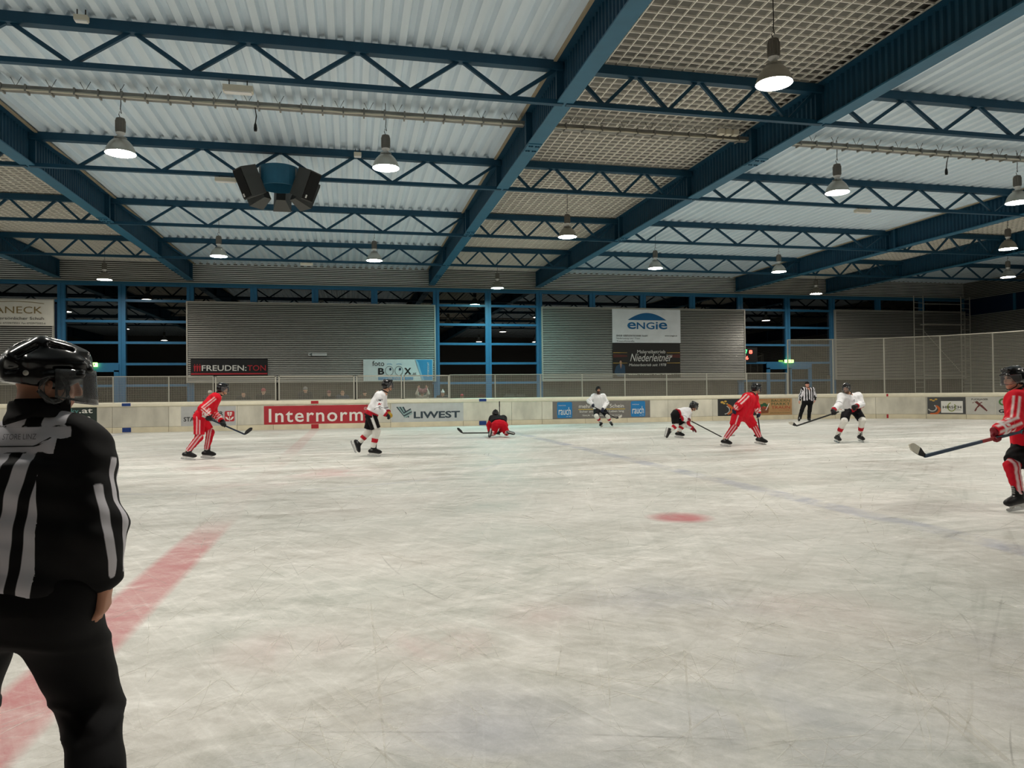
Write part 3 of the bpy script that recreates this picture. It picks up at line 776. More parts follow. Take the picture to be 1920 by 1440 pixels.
shape(r, pl, circ(28.66, .86, .05, .045, 12), MA) if False else None
r, pl = advert(29.44, 31.0, .23, 1.0, 'BFBDB6', 'white board lettered GB with a green loop, behind the red player at the frame edge')
ringp(r, pl, 29.72, .78, .13, .12, .07, ink('leaf_ink', '4C7A3C'), 60, 330); lettering('GB', 29.55, 29.95, .30, .46, INK_BLACK, r, pl, .04)

# ------------------------------------------------------------------ wire fences on the boards
M['fence'] = mat('galvanised_fence', 'B4B1A6', .5, metal=.25)
M['mesh'] = mat('galvanised_wire', 'A9A598', .5, metal=.2)
def wire_mesh(s0, s1, z0, z1, t, root, cell=.05, w=.0042):
    mb = MB(); n = max(1, round((s1-s0)/cell)); k = max(1, round((z1-z0)/cell))
    for i in range(1, n):
        s = s0+(s1-s0)*i/n; a = P2(s-w, t, 0); b = P2(s+w, t, 0)
        mb.add([(a.x, a.y, z0), (b.x, b.y, z0), (b.x, b.y, z1), (a.x, a.y, z1)], [(0, 1, 2, 3)])
    for j in range(1, k):
        z = z0+(z1-z0)*j/k; m = max(1, int((s1-s0)/.7)) if s1 > X_ARC else 1
        for q in range(m):
            a = P2(s0+(s1-s0)*q/m, t-.003, 0); b = P2(s0+(s1-s0)*(q+1)/m, t-.003, 0)
            mb.add([(a.x, a.y, z-w), (b.x, b.y, z-w), (b.x, b.y, z+w), (a.x, a.y, z+w)], [(0, 1, 2, 3)])
    return mb.build('wire_mesh', M['mesh'], root, recalc=False)
def post(s, z0, z1, r, root):
    p = P2(s, -.05, 0); MB().tube([(p.x, p.y, z0), (p.x, p.y, z1)], r, 8).build('post', M['fence'], root)
def fence(posts, z1, label, framed=False, r=.024):
    root = empty('rink_fence', (0, 0, 0), label, 'fence', 'wire mesh fences on the boards')
    for i, s in enumerate(posts): post(s, 1.15, z1, r, root)
    for a, b in zip(posts[:-1], posts[1:]):
        n = max(1, int((b-a)/.8)) if b > X_ARC else 1
        MB().tube([P2(a+(b-a)*k/n, -.05, z1) for k in range(n+1)], r*.8, 6).build('top_rail', M['fence'], root)
        wire_mesh(a, b, 1.19, z1-.01, -.05, root)
    return root
fence([-22.4, -20.4, -18.3, -16.2, -14.2, -12.1, -11.2, -9.18, -7.14, -5.47], 2.22, 'low wire mesh fence between the nearest referee and the skating red player')
def gate(a, b, label):
    root = empty('mesh_gate', P_((a+b)/2, -.05, 1.2), label, 'fence panel', 'framed mesh gates on the boards'); base = Vector(root.location)
    f = MB(); w = .028; c = [P_(a+.03, -.05, 0).x, P_(b-.03, -.05, 0).x]; y = Y_BOARD+.05
    x0, x1 = c[0]-base.x, c[1]-base.x
    f.box(x0-w, x0+w, -.02, .02, 0, 1.02).box(x1-w, x1+w, -.02, .02, 0, 1.02).box(x0, x1, -.02, .02, .97, 1.02).box(x0, x1, -.02, .02, 0, .04)
    f.build('gate_frame', M['fence'], root)
    o = wire_mesh(a+.06, b-.06, 1.23, 2.18, -.05, root); o.location = -base
gate(-5.40, -5.16+2.14, 'framed mesh gate panel straight above the red flower-shield advert')
gate(-2.94, .14, 'longest framed mesh gate panel, above the red board')
gate(.2, 2.13, 'framed mesh gate panel behind the player in white gliding on one leg')
gate(2.18, 4.15, 'framed mesh gate panel in front of the spectator with raised arms')
fence([4.17, 6.18, 8.24, 10.18, 12.23, 14.28, 16.3, 18.37, 20.5], 2.22, 'low wire mesh fence from the kneeling red player to the far referee')
e_ = X_ARC+R_ARC
fence([20.55, 22.75, 25.0, 27.3, 29.35, 31.4, 33.4, 36.0], 3.82, 'tall wire mesh fence curving round the rink corner', r=.03)

# ------------------------------------------------------------------ banners and signs on the far wall
YW = 35.74
def banner(x0, x1, z0, z1, col, label, name='banner', wave=.012, cat='banner', group='banners on the far wall', top=0.0):
    root = empty(name, ((x0+x1)/2, YW, z0), label, cat, group); bx = (x0+x1)/2
    def pl(x, z, t=0.0):
        u = (x-bx); v = z-z0
        return Vector((u, -t+wave*math.sin(u*2.3+v*1.1)*.5+wave*.6*math.sin(u*5.1-v*3.7), v))
    nx = max(6, int((x1-x0)/.12)); nz = max(4, int((z1-z0)/.12)); vs = []; fs = []
    for i in range(nx+1):
        for j in range(nz+1): vs.append(pl(x0+(x1-x0)*i/nx, z0+(z1-z0)*j/nz))
    for i in range(nx):
        for j in range(nz): a = i*(nz+1)+j; fs.append((a, a+nz+1, a+nz+2, a+1))
    n = len(vs); vs += [v+Vector((0, .006, 0)) for v in vs]; fs += [tuple(q+n for q in f[::-1]) for f in fs]
    MB().add(vs, fs).build('cloth', mat('banner_cloth', col, .6, noise=.08, nscale=2), root, smooth=True)
    eye = MB()
    for i in range(int((x1-x0)/.5)+1):
        pass
    return root, (lambda x, z, t: pl(x, z, t+.012))
r, pl = banner(-7.16, -3.8, 2.36, 3.12, '1B1B1E', 'long black banner lettered FREUDEN:TON with a red lower stripe')
lettering('FREUDEN:', -6.68, -4.74, 2.57, 2.83, INK_WHITE, r, pl, .015); lettering('TON', -4.70, -3.88, 2.57, 2.83, INK_RED, r, pl, .01)
shape(r, pl, [(-7.14, 2.40), (-3.82, 2.40), (-3.82, 2.47), (-7.14, 2.47)], INK_RED, name='stripe')
for x in (-6.98, -6.87, -6.76):
    shape(r, pl, circ(x, 2.86, .022, .025, 10), INK_RED, name='figure_mark'); shape(r, pl, [(x-.05, 2.81), (x+.05, 2.81), (x+.035, 2.68), (x+.025, 2.55), (x-.025, 2.55), (x-.035, 2.68)], INK_RED, name='figure_mark')
lettering('www.freudenton.at', -7.0, -6.15, 2.24, 2.31, INK_WHITE, r, lambda x, z, t, pl=pl: pl(x, z, t+.05)) if False else None
r, pl = banner(.57, 3.9, 2.04, 3.1, 'E2EBEC', 'pale banner with two cartoon eyeballs lettered foto BOOX and a blue end')
LB = ink('sky_ink', '3E96C8'); 
shape(r, pl, [(3.05, 3.08), (3.88, 3.08), (3.88, 2.08), (3.42, 2.08)], LB, .002, name='blue_corner'); shape(r, pl, [(3.05, 3.08), (3.32, 3.08), (3.52, 2.08), (3.36, 2.08)], ink('pale_sky_ink', '8CC0DC'), .003, name='blue_corner')
lettering('foto', 1.0, 1.56, 2.78, 3.02, INK_BLACK, r, pl); lettering('B', 1.27, 1.56, 2.36, 2.68, INK_BLACK, r, pl, .03); lettering('X', 2.52, 2.86, 2.36, 2.68, INK_BLACK, r, pl, .03)
lettering('.at', 2.9, 3.1, 2.34, 2.46, INK_BLACK, r, pl)
for cx in (1.80, 2.26):
    ringp(r, pl, cx, 2.54, .19, .22, .018, INK_BLACK, d=.004); shape(r, pl, circ(cx+.05, 2.62, .05, .065, 14), ink('navy_ink', '15304E'), .005); ringp(r, pl, cx, 2.80, .16, .08, .02, LB, 30, 140)
shape(r, pl, [(1.27, 2.10), (2.95, 2.10), (2.95, 2.24), (1.27, 2.24)], LB, .003, name='stripe'); lettering('DER SPASS-FOTOGRAF', 1.75, 2.9, 2.13, 2.21, INK_WHITE, r, lambda x, z, t, pl=pl: pl(x, z, t+.002))
rotp = lambda x, z, t, pl=pl: pl(3.72-(z-2.2)*.9+0*t, 2.2+(x-3.0), t+.002)
lettering('FOTOBOOX.AT', 3.05, 3.75, 2.2, 2.3, INK_WHITE, r, rotp)
r, pl = banner(13.2, 17.0, 3.95, 5.70, 'F2F5F8', 'large white banner with a blue arc lettered ENGIE')
EB = ink('engie_blue_ink', '1469A0'.upper())
arc = [(14.05+2.15*k/20, 5.13+.38*math.sin(PI*k/20)**.9) for k in range(21)]; shape(r, pl, arc, EB)
lettering('e', 14.02, 14.50, 4.66, 5.02, EB, r, pl, .014); lettering('NG', 14.54, 15.53, 4.66, 5.02, EB, r, pl, .014); lettering('i', 15.60, 15.72, 4.66, 5.04, EB, r, pl, .014); lettering('e', 15.77, 16.25, 4.66, 5.02, EB, r, pl, .014)
lettering('ENGIE GEBÄUDETECHNIK GmbH', 13.42, 15.13, 4.27, 4.38, INK_BLACK, r, pl, .01); lettering('Niederlassung Linz / Traun', 13.42, 14.7, 4.12, 4.22, INK_BLACK, r, pl)
lettering('www.engie.at', 16.1, 16.8, 4.27, 4.36, INK_BLACK, r, pl, .01); lettering('Traunuferstraße', 13.42, 14.4, 4.0, 4.07, INK_BLACK, r, pl)
r, pl = banner(13.2, 16.96, 2.13, 3.93, '2A2826', 'dark banner lettered Malereibetrieb Niederleitner, under the large white one')
for z, m in ((3.42, YE), (2.88, YE)): shape(r, pl, [(13.22, z), (14.0, z+.005), (14.0, z+.02), (13.22, z+.03)], m, .002, name='stripe'); shape(r, pl, [(16.2, z), (16.94, z), (16.94, z+.03), (16.2, z+.02)], m, .002, name='stripe')
shape(r, pl, [(13.22, 3.18), (14.0, 3.22), (14.0, 3.3), (13.22, 3.36)], ink('wine_ink', '5A2A24'), .002, name='stripe'); shape(r, pl, [(16.3, 3.2), (16.94, 3.16), (16.94, 3.36), (16.3, 3.32)], M['wine_ink'], .002, name='stripe')
lettering('Malereibetrieb', 14.55, 16.12, 3.40, 3.57, INK_WHITE, r, pl, 0); lettering('Niederleitner', 14.15, 16.5, 2.98, 3.38, INK_WHITE, r, pl, .0, .35); lettering('GmbH', 16.18, 16.5, 3.26, 3.33, INK_WHITE, r, pl)
lettering('Meisterbetrieb seit 1978', 14.08, 16.16, 2.73, 2.87, INK_WHITE, r, pl, 0, .25)
lettering('4050 Traun, Tel. 07229', 14.0, 16.6, 2.27, 2.35, INK_WHITE, r, pl)
# the printed woman in a blue jacket on that banner
SK = ink('skin_ink', 'B98E78'); DN = ink('denim_ink', '2E4A62'); HR = ink('hair_ink', '2A1C18')
shape(r, pl, circ(13.62, 2.98, .10, .13, 14), HR, .003, 'printed_figure'); shape(r, pl, circ(13.63, 2.94, .06, .085, 14), SK, .004, 'printed_figure')
shape(r, pl, [(13.55, 2.84), (13.72, 2.84), (13.86, 2.74), (13.88, 2.2), (13.46, 2.2), (13.28, 2.42), (13.38, 2.72)], DN, .0035, 'printed_figure')
shape(r, pl, [(13.58, 2.86), (13.7, 2.86), (13.64, 2.6)], SK, .0045, 'printed_figure')
r, pl = banner(-16.4, -12.78, 4.58, 5.72, 'E8E5DA', 'cream banner lettered ANECK persönlicher Schuh at the frame edge')
GO = ink('gold_ink', '8A7648'); DG = ink('darkgrey_ink', '3C3A36')
lettering('JANECK', -15.28, -13.22, 5.02, 5.42, GO, r, pl); lettering('Ihr persönlicher Schuh', -15.35, -13.16, 4.80, 4.97, DG, r, pl)
lettering('Bahnhofstraße 21  Tel. 07229/73553  Fax 07229/73553-6', -15.9, -13.1, 4.65, 4.73, DG, r, pl)
mb = MB(); vs = []
for k in range(25):
    a = k/24; x = -15.8+2.65*a; z = 5.5+.13*math.sin(PI*a*.9)
    vs += [pl(x, z, .002), pl(x, z+.025, .002)]
mb.add(vs, [(2*k, 2*k+2, 2*k+3, 2*k+1) for k in range(24)]).build('swoosh', GO, r)
# small white arrow sign on the widest panel
r, pl = banner(-1.97, -1.12, 3.26, 3.40, 'C9CCCB', 'small white arrow-shaped sign on the widest wall panel', 'arrow_sign', 0.0, 'sign', 'x'); del r['group']
shape(r, pl, [(-1.95, 3.33), (-1.80, 3.40), (-1.80, 3.26)], ink('dark_sign_ink', '55605E'), .004, 'arrow_head')
# exit signs
def exit_sign(x0, x1, z0, z1, label):
    r = empty('exit_sign', ((x0+x1)/2, 35.76, z0), label, 'exit sign', 'green exit signs'); w = (x1-x0)/2; h = z1-z0
    MB().box(-w, w, -.04, .06, 0, h).build('light_box', emit('exit_glow', 'B8FF70', 1.6), r)
    g = emit('exit_green', '1FA64A', .5)
    f = MB()
    f.prism([(-w*.55, h*.5), (-w*.3, h*.8), (-w*.3, h*.6), (w*.1, h*.6), (w*.1, h*.4), (-w*.3, h*.4), (-w*.3, h*.2)], lambda a, b: (a, -.041, b), lambda a, b: (a, -.044, b))
    f.build('arrow', g, r)
    f = MB(); f.prism([(w*.3, h*.15), (w*.45, h*.5), (w*.35, h*.7), (w*.55, h*.85), (w*.7, h*.6), (w*.6, h*.45), (w*.72, h*.15), (w*.55, h*.35)], lambda a, b: (a, -.041, b), lambda a, b: (a, -.044, b))
    f.build('running_figure', g, r)
exit_sign(-11.5, -11.05, 2.78, 2.96, 'small glowing green exit sign over the door beside the nearest referee')
exit_sign(23.15, 23.65, 2.90, 3.06, 'small glowing green exit sign over the door behind the far referee')
# scoreboard seen reflected digits at the panel's edge
r = empty('scoreboard', (20.84, 35.86, 2.95), 'dark scoreboard with glowing red and green digits peeping out beside the painter banner panel', 'scoreboard')
MB().box(0, .7, 0, .06, 0, .78).build('case', M['black'], r)
MB().box(.05, .1, .06, .14, .3, .4).build('bracket', M['black'], r)
dr = emit('red_digit', 'FF3A2E', 3.0); dgn = emit('green_digit', '30E060', 2.0)
q = lambda x, z, t: Vector((x, -.004-t, z))
for (a, b, c, d, tx, mm) in ((.0, .09, .46, .66, '7', dgn), (.2, .40, .44, .64, '8', dr), (.01, .15, .12, .32, '6', dr)):
    lettering(tx, a, b, c, d, mm, r, q, .02, name='digit')

# ------------------------------------------------------------------ scaffold tower in the corner
def scaffold():
    r = empty('scaffold_tower', (32.5, 34.9, -.06), 'tall aluminium scaffold tower standing in the hall corner behind the tall net', 'scaffold tower')
    for xx, nm in ((-1.55, 0), (1.55, 1)):
        for yy in (-.42, .42):
            xo = xx+(yy*.9)
            MB().tube([(xo, yy*.2, 0), (xo, yy*.2, 6.65)], .028, 8).build('upright', M['trim'], r)
        for k in range(22):
            z = .35+k*.295
            MB().tube([(xx-.38, -.085, z), (xx+.38, .085, z)], .016, 6).build('rung', M['trim'], r)
    for z in (2.2, 5.0, 6.2):
        MB().tube([(-1.2, 0, z), (1.2, 0, z)], .022, 6).build('ledger', M['trim'], r)
    MB().tube([(-1.2, .05, 4.7), (1.2, .05, 2.4)], .02, 6).build('brace', M['trim'], r)
    MB().box(-1.2, 1.2, -.3, .3, 5.02, 5.07).build('platform', M['trim'], r)
scaffold()
# ================================================================== figures: one smooth surface per body or garment
A_ = lambda v: np.array(v, float)
def unit(v): v = A_(v); return v/max(1e-9, np.linalg.norm(v))

class Blend:
    """rounded limbs and ellipsoids melted into one closed surface"""
    def __init__(s, res, k=.03): s.res = res; s.k = k; s.p = []; s.cuts = []; s.sub = []; s.ripple = None
    def limb(s, a, b, ra, rb, k=None, flat=False): s.p.append(('f' if flat else 'c', A_(a), A_(b), ra, rb, k or s.k)); return s
    def ball(s, c, r, axes=None, k=None):
        s.p.append(('e', A_(c), A_(axes) if axes is not None else np.eye(3), A_(r) if np.ndim(r) else A_((r, r, r)), 0, k or s.k)); return s
    def cut(s, p, n): s.cuts.append((A_(p), unit(n))); return s
    def carve(s, c, r, axes=None, k=.01): s.sub.append(('e', A_(c), A_(axes) if axes is not None else np.eye(3), A_(r) if np.ndim(r) else A_((r, r, r)), 0, k)); return s
    def carve_limb(s, a, b, r, k=.006): s.sub.append(('c', A_(a), A_(b), r, r, k)); return s
    @staticmethod
    def dist(q, X):
        t = q[0]
        if t == 'e':
            L = (X-q[1])@q[2].T; k0 = np.linalg.norm(L/q[3], axis=1); k1 = np.linalg.norm(L/q[3]**2, axis=1)
            return k0*(k0-1)/np.maximum(k1, 1e-6)
        a, b, ra, rb = q[1:5]; ba = b-a; L = np.linalg.norm(ba)+1e-9
        h = (X-a)@ba/L**2; hc = np.clip(h, 0, 1)
        d = np.linalg.norm(X-a-hc[:, None]*ba, axis=1)
        if t == 'c': return d-(ra+(rb-ra)*hc)
        rad = np.linalg.norm(X-a-h[:, None]*ba, axis=1)-(ra+(rb-ra)*hc)
        return np.maximum(rad, np.maximum(-h*L, (h-1)*L))
    def field(s, X):
        F = None
        for q in s.p:
            d = s.dist(q, X); k = q[5]
            if F is None: F = d; continue
            h = np.clip(.5+.5*(F-d)/k, 0, 1); F = F*(1-h)+d*h-k*h*(1-h)
        for q in s.sub:
            d = -s.dist(q, X); k = q[5]; h = np.clip(.5-.5*(F-d)/k, 0, 1); F = F*(1-h)+d*h+k*h*(1-h)
        if s.ripple is not None: F = F+s.ripple(X)
        for p, n in s.cuts: F = np.maximum(F, (X-p)@n)
        return F
    def mesh(s):
        lo = np.min([np.minimum(q[1]-np.max(q[3]), (q[2] if q[0] != 'e' else q[1])-max(np.max(q[3]), np.max(q[4]))) for q in s.p], 0)-2.5*s.res
        hi = np.max([np.maximum(q[1]+np.max(q[3]), (q[2] if q[0] != 'e' else q[1])+max(np.max(q[3]), np.max(q[4]))) for q in s.p], 0)+2.5*s.res
        n = np.ceil((hi-lo)/s.res).astype(int)+1
        g = np.stack(np.meshgrid(*[lo[i]+np.arange(n[i])*s.res for i in range(3)], indexing='ij'), -1)
        F = s.field(g.reshape(-1, 3)).reshape(n); S = F < 0
        c = [F[i:n[0]-1+i, j:n[1]-1+j, k:n[2]-1+k] for i in (0, 1) for j in (0, 1) for k in (0, 1)]
        cs = np.stack(c, -1); neg = cs < 0; act = neg.any(-1) & ~neg.all(-1)
        idx = -np.ones(act.shape, int); idx[act] = np.arange(act.sum())
        f = cs[act]; off = A_([(i, j, k) for i in (0, 1) for j in (0, 1) for k in (0, 1)])
        acc = np.zeros((len(f), 3)); cnt = np.zeros(len(f))
        for a in range(8):
            for b in range(a+1, 8):
                if np.abs(off[a]-off[b]).sum() != 1: continue
                m = (f[:, a] < 0) != (f[:, b] < 0); t = f[m, a]/(f[m, a]-f[m, b])
                acc[m] += off[a]+(off[b]-off[a])*t[:, None]; cnt[m] += 1
        V = lo+(np.argwhere(act)+acc/cnt[:, None])*s.res
        Q = []
        for ax in range(3):
            o1, o2 = [(1, 2), (2, 0), (0, 1)][ax]
            a = np.moveaxis(S, ax, 0)[:-1]; b = np.moveaxis(S, ax, 0)[1:]
            ch = np.argwhere(np.moveaxis(a != b, 0, ax))
            ch = ch[(ch[:, o1] > 0) & (ch[:, o2] > 0) & (ch[:, o1] < n[o1]-1) & (ch[:, o2] < n[o2]-1)]
            e1 = np.eye(3, dtype=int)[o1]; e2 = np.eye(3, dtype=int)[o2]
            q = np.stack([idx[tuple((ch-d).T)] for d in (0*e1, e1, e1+e2, e2)], 1)
            fl = S[tuple(ch.T)]; q[fl] = q[fl][:, ::-1]; Q.append(q[:, ::-1])
        Q = np.concatenate(Q); Q = Q[(Q >= 0).all(1)]
        return V, Q

def cloth_material(name, rough=.8, spec=.2, weave=0.0):
    m = bpy.data.materials.new(name); m.use_nodes = True; nt = m.node_tree; b = nt.nodes['Principled BSDF']
    a = nt.nodes.new('ShaderNodeVertexColor'); a.layer_name = 'Col'; nt.links.new(a.outputs[0], b.inputs['Base Color'])
    b.inputs['Roughness'].default_value = rough; b.inputs['Specular IOR Level'].default_value = spec
    return m
CLOTH = cloth_material('dyed_cloth'); SKIN = cloth_material('skin', .55, .35); GLOSS = cloth_material('glossy_shell', .22, .5); LEATHER = cloth_material('leather', .5, .3)

def blend_object(bl, name, m, parent, col, label=None):
    """col: one colour, or a function of the vertex positions giving one colour each"""
    V, Q = bl.mesh()
    me = bpy.data.meshes.new(name); me.vertices.add(len(V)); me.vertices.foreach_set('co', V.ravel())
    me.loops.add(len(Q)*4); me.loops.foreach_set('vertex_index', Q.ravel().astype(np.int32))
    me.polygons.add(len(Q)); me.polygons.foreach_set('loop_start', np.arange(len(Q), dtype=np.int32)*4)
    me.update(calc_edges=True); me.validate(); me.shade_smooth()
    cols = np.ones((len(V), 4)); cols[:, :3] = col(V) if callable(col) else lin(col)
    at = me.color_attributes.new('Col', 'FLOAT_COLOR', 'POINT'); at.data.foreach_set('color', cols.ravel().astype(np.float32))
    me.materials.append(m)
    o = bpy.data.objects.new(name, me); C.objects.link(o); o.parent = parent
    if label: o['label'] = label
    return o

def paint(base):
    def start(V): return np.tile(lin(base), (len(V), 1))
    return start
def soft(c, d, col, w=.012):
    """dye the vertices where the signed distance d is positive, with an even edge"""
    k = np.clip(.5+np.asarray(d)/w, 0, 1)[:, None]; c[:] = c*(1-k)+A_(lin(col))*k
def along(V, a, b):
    a = A_(a); b = A_(b); d = b-a; t = (V-a)@d/(d@d); r = V-a-t[:, None]*d
    return t, r, np.linalg.norm(r, axis=1)

def frame(f, up=(0, 0, 1)):
    F = unit(f); R = unit(np.cross(F, up)); U = np.cross(R, F); return R, F, U      # R = the person's own right when F is forward

# ------------------------------------------------------------------ body pieces
def head_pieces(bl, H, face, s=1.0):
    R, F, U = frame(face); ax = A_([R, F, U])
    bl.ball(H+U*.035*s-F*.012*s, A_((.074, .094, .088))*s, ax, .02)
    bl.ball(H-U*.045*s+F*.028*s, A_((.056, .062, .066))*s, ax, .03)
    bl.ball(H-U*.095*s+F*.068*s, A_((.024, .02, .018))*s, ax, .025)
    bl.limb(H+F*.082*s+U*.018*s, H+F*.104*s-U*.022*s, .009*s, .014*s, .012)
    bl.ball(H+F*.086*s-U*.056*s, A_((.024, .010, .012))*s, ax, .012)
    for e in (-1, 1):
        bl.ball(H+R*.076*s*e-U*.012*s-F*.01*s, A_((.012, .022, .032))*s, ax, .012)
        bl.ball(H+R*.032*s*e+F*.078*s+U*.03*s, A_((.022, .012, .008))*s, ax, .015)
        bl.ball(H+R*.045*s*e+F*.06*s-U*.025*s, A_((.022, .02, .018))*s, ax, .02)
        bl.carve(H+R*.031*s*e+F*.098*s+U*.012*s, A_((.018, .012, .010))*s, ax, .012)
def face_paint(H, face, s=1.0, skin='C89A80', hair=None, beard=None):
    R, F, U = frame(face)
    def fn(V):
        c = np.tile(lin(skin), (len(V), 1)); L = np.stack([(V-H)@R, (V-H)@F, (V-H)@U], 1)/s
        near = np.linalg.norm(L, axis=1) < .16
        if hair: c[near & (L[:, 2] > -.02) & ((L[:, 2] > .075) | (L[:, 1] < .01+.4*(L[:, 2]-.02)))] = lin(hair)
        if beard: c[near & (L[:, 2] < -.03) & (L[:, 1] > -.01) & ~((np.abs(L[:, 0]) < .02) & (np.abs(L[:, 2]+.055) < .008))] = lin(beard)
        for e in (-1, 1):
            c[near & (np.hypot((L[:, 0]-.031*e)/.016, (L[:, 2]-.012)/.010) < 1) & (L[:, 1] > .05)] = lin('2B1D18')
            c[near & (np.hypot((L[:, 0]-.032*e)/.022, (L[:, 2]-.036)/.006) < 1) & (L[:, 1] > .05)] = lin('4A3428')
        c[near & (np.hypot(L[:, 0]/.024, (L[:, 2]+.056)/.010) < 1) & (L[:, 1] > .06)] = lin('9A5148')
        return c
    return fn

def hand_pieces(bl, w, d, n, side, curl=.5, s=1.0, fat=1.0):
    """five separate fingers on a palm. w wrist, d finger direction, n where the palm faces, side +1/-1 puts the thumb at +/- (d x n)"""
    d = unit(d); n = unit(A_(n)-d*np.dot(n, d)); l = np.cross(d, n)*side; k = .008*fat
    for q, L in ((-.030, .086), (-.010, .092), (.011, .090), (.030, .082)): bl.limb(w+l*q*.5*s, w+(l*q*fat**.5+d*L)*s, .016*s*fat, .0125*s*fat, .014)
    for q, L0, ln, ex in ((.032, .080, .072, .9), (.011, .090, .080, 1.0), (-.011, .090, .076, 1.06), (-.031, .082, .060, 1.15)):
        p = w+(l*q*fat**.5+d*L0)*s; a = 0; dirn = d+l*q*1.6; r = .0098*s*fat
        for seg, f in enumerate((.46, .30, .24)):
            a += curl*ex*(.85, 1.1, .8)[seg]; v = unit(dirn*math.cos(a)+n*math.sin(a)); p2 = p+v*ln*f*s
            bl.limb(p, p2, r, r*.93, k); p = p2; r *= .93
    p = w+(l*.026*fat**.5+d*.022)*s; v1 = unit(l*.75+d*.6+n*.25); p2 = p+v1*.042*s; bl.limb(p, p2, .0135*s*fat, .012*s*fat, .012)
    v2 = unit(l*.25+d*.75+n*(.3+.5*curl)); p3 = p2+v2*.032*s; bl.limb(p2, p3, .0118*s*fat, .0108*s*fat, k)
    v3 = unit(l*-.05+d*.6+n*(.4+.7*curl)); bl.limb(p3, p3+v3*.026*s, .0108*s*fat, .0095*s*fat, k)

def body_object(J, face, parent, res=.014, s=1.0, paintfn=None, hands=None, feet=True, bulk=1.0):
    bl = Blend(res, .03); H = J['head']; R, F, U = frame(face)
    head_pieces(bl, H, face, s)
    bl.limb(J['neck']-A_((0, 0, .03)), H-U*.05*s-F*.01, .062*s, .054*s, .03)
    pel = (J['hipL']+J['hipR'])/2; sh = (J['shL']+J['shR'])/2
    bl.limb(J['shL'], J['shR'], .062*bulk, .062*bulk, .05).limb(J['neck'], sh, .065, .085*bulk, .05)
    bl.limb(sh*.85+pel*.15, sh*.35+pel*.65, .115*bulk, .105*bulk, .06).limb(J['hipL'], J['hipR'], .095*bulk, .095*bulk, .05).limb(sh*.4+pel*.6, pel, .108*bulk, .1*bulk, .06)
    for q in 'LR':
        bl.limb(J['sh'+q], J['el'+q], .056*s*bulk, .042*s, .03).limb(J['el'+q], J['wr'+q], .043*s, .029*s, .02)
        bl.limb(J['hip'+q], J['kn'+q], .085*s*bulk, .06*s, .04).limb(J['kn'+q], J['an'+q], .06*s, .042*s, .02)
        k = J['kn'+q]*.7+J['an'+q]*.3; bk = -unit(np.cross(np.cross(unit(J['an'+q]-J['kn'+q]), F), unit(J['an'+q]-J['kn'+q]))); bl.ball(k+bk*.015, .052*s, None, .03)
        if feet: bl.limb(J['an'+q], J['an'+q]*.55+J['toe'+q]*.45, .04*s, .033*s, .02)
        hd = (hands or {}).get(q)
        if hd: hand_pieces(bl, J['wr'+q], hd[0], hd[1], hd[2], hd[3], s)
        else:
            dd = unit(J['wr'+q]-J['el'+q]); pass
    return blend_object(bl, 'body', SKIN, parent, paintfn or face_paint(H, face, s))

# ------------------------------------------------------------------ kit
def flat_foot(J, q, flat):
    if not flat: return
    a = J['an'+q]; t = J['toe'+q]; d = t-a; d[2] = 0; d = unit(d)
    a[2] = .185; t[:] = a+d*.15; t[2] = .10
def skate(J, q, parent, colr='141416', res=.012):
    a = J['an'+q]; t = J['toe'+q]; leg = unit(J['kn'+q]-a); f = unit(t-a)
    d = unit(f+leg*.42) if True else f                      # sole direction: the toe joint lies below the ankle
    u = unit(leg-d*np.dot(leg, d)); sd = np.cross(d, u)
    sole = a-u*.085
    bl = Blend(res, .02)
    bl.limb(a+leg*.10, a-u*.03, .056, .05, .02).limb(sole-d*.06+u*.028, sole+d*.12+u*.02, .042, .043, .03).limb(a+d*.03-u*.02, sole+d*.15+u*.02, .045, .04, .03).limb(a+leg*.12+d*.05, a+d*.055, .02, .03, .02)
    bl.ball(sole+d*.165+u*.018, (.048, .042, .034), A_([d, sd, u]), .02)
    def cf(V):
        c = np.tile(lin(colr), (len(V), 1)); h = (V-sole)@u; x = (V-sole)@d; w = (V-sole)@sd
        c[(np.abs(w) < .02) & (x > .03) & (x < .11) & (h > .06) & (np.sin((V@d+V@u)*260) > .2)] = lin('B9B9B6')
        c[(h > .045) & (h < .075) & (x < .0) & (x > -.05)] = lin('5C5C5E'); c[h < .004] = lin('3A3A3C')
        return c
    o = blend_object(bl, 'skate', LEATHER, parent, cf)
    def pr(poly, w, m, nm):
        MB().prism(poly, lambda x, z: sole+d*x+u*z+sd*w, lambda x, z: sole+d*x+u*z-sd*w).build(nm, m, o)
    pr([(-.085, .0), (.16, .0), (.15, -.03), (.12, -.062), (.09, -.04), (.0, -.04), (-.03, -.062), (-.075, -.05)], .013, M['white'], 'blade_holder')
    pr([(-.11, -.045), (.165, -.045), (.195, -.05), (.19, -.072), (.16, -.086), (-.08, -.086), (-.115, -.074)], .0025, M['steel'], 'blade')
    return o
M['steel'] = mat('skate_steel', 'C9CBCC', .25, metal=.9)

